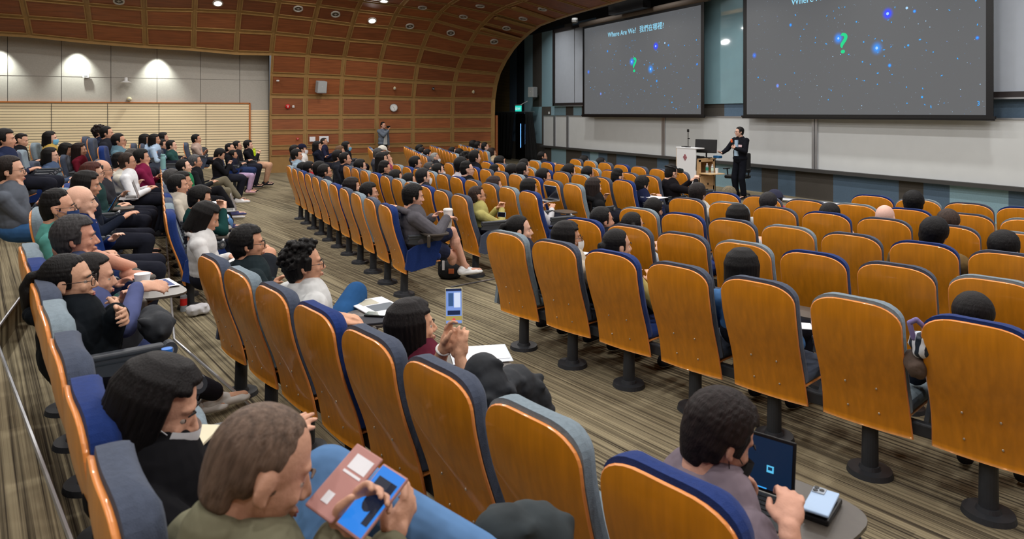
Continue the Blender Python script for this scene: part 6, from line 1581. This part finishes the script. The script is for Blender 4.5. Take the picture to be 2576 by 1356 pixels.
for i, j in itertools.product(range(-1, 2), range(-1, 2)):
    cx, cz = (i - j) * s * 1.05, (i + j) * s * 1.2
    for k in range(4):
        a0 = k * math.pi / 2; a1 = a0 + math.pi / 2
        p0 = c + Vector((cx + s * 1.0 * math.cos(a0), 0, cz + s * 1.15 * math.sin(a0))); p1 = c + Vector((cx + s * math.cos(a1), 0, cz + s * 1.15 * math.sin(a1))); b.cap(p0, p1, .0052, n=6)
b.obj('emblem', mat('emblem_red', (150, 24, 50), .5), t)
# monitor
def put(x, y, z): return onZ(x, y, z)
t = thing('computer_monitor', 'black computer monitor on the lectern desk, back turned to the seats', 'monitor', (lx + .62, ly + .42, .965), math.radians(28))
b = MB(); b.rbox((0, 0, .30), (.56, .035, .34), .01, n=2, M=Matrix.Rotation(-.12, 3, 'X')); b.obj('display', M_BLACK, t); b = MB(); b.cap((0, .03, .0), (0, .03, .28), .02, n=10); b.rbox((0, .03, .01), (.24, .18, .02), .008, n=2); b.obj('stand', M_BLACK, t)
t = thing('document_camera', 'thin black upright stand on top of the lectern', 'stand', (lx + .30, ly + .12, 1.23)); b = MB(); b.cyl((0, 0, 0), (0, 0, .015), .07, n=20); b.cap((0, 0, .01), (0, 0, .44), .009, n=8); b.box((0, 0, .42), (.05, .03, .07)); b.box((.02, 0, .22), (.05, .03, .03)); b.obj('stand_body', M_BLACK, t)
b = MB(); b.box((0, 0, 0), (.12, .1, .02)); o = b.obj('control_pad', M_BLACK, loc=(lx + .12, ly + .15, 1.24)); tag(o, 'flat black pad on the lectern top corner', 'control pad')
b = MB(); b.rbox((0, 0, 0), (.2, .12, .06), .01, n=2); o = b.obj('tissue_box', mat('box_blue', (30, 96, 150), .6), loc=(lx + .82, ly + .62, 1.0)); tag(o, 'small blue box behind the monitor on the desk', 'box')
b = MB(); b.rbox((0, 0, 0), (.36, .16, .05), .01, n=2); b.rbox((.1, -.12, .0), (.14, .1, .09), .01, n=2); b.path([(.1, -.1, .05), (.2, -.2, .02), (.24, -.24, -.2), (.2, -.22, -.34)], .008, n=6)
o = b.obj('control_box', [M_BLACK], loc=(lx + .5, ly + .25, .99)); tag(o, 'dark connection boxes with cables on the desk edge', 'electronics')
bottle('clear water bottle with a green label standing on the pull-out shelf', (lx + .84, ly + .26, .612), .24, .035, M_PET, M_WHITE, .4, lab=mat('label_green', (40, 130, 110), .5))
bottle('smaller clear bottle with a pale label on the pull-out shelf', (lx + .94, ly + .34, .612), .22, .033, M_PET, M_WHITE, .4, lab=mat('label_pale', (190, 215, 205), .5))
t = thing('paper_cup', 'white paper cup beside the two bottles on the pull-out shelf', 'cup', (lx + 1.03, ly + .40, .612)); b = MB(); b.cyl((0, 0, 0), (0, 0, .13), .032, .042, n=20); b.obj('cup_body', M_WHITE, t)
t = thing('office_chair', 'black swivel office chair with armrests behind the lectern', 'office chair', (-13.25, 12.75, 0), math.radians(200))
b = MB(); b.rbox((0, 0, .50), (.50, .48, .09), .04, n=4); b.obj('seat', M_BLACK, t); b = MB(); b.rbox((0, -.24, .84), (.46, .07, .50), .035, n=4); b.obj('backrest', mat('chair_cloth', (24, 25, 28), .9), t)
b = MB(); b.cap((0, -.2, .48), (0, -.27, .66), .03, n=8); b.cyl((0, 0, .1), (0, 0, .46), .028, n=16); b.obj('gas_column', M_METAL, t)
for s in (-1, 1): b = MB(); b.path([(s * .27, -.02, .48), (s * .29, -.02, .68)], .018, n=8); b.rbox((s * .29, .02, .69), (.07, .26, .03), .012, n=3); b.obj('armrest', M_BLACK, t)
for k in range(5):
    a = k * 2 * math.pi / 5; b = MB(); b.cap((0, 0, .10), (.28 * math.cos(a), .28 * math.sin(a), .06), .022, .016, n=8); b.ell((.29 * math.cos(a), .29 * math.sin(a), .028), (.028, .028, .028)); b.obj('leg', M_BLACK, t)
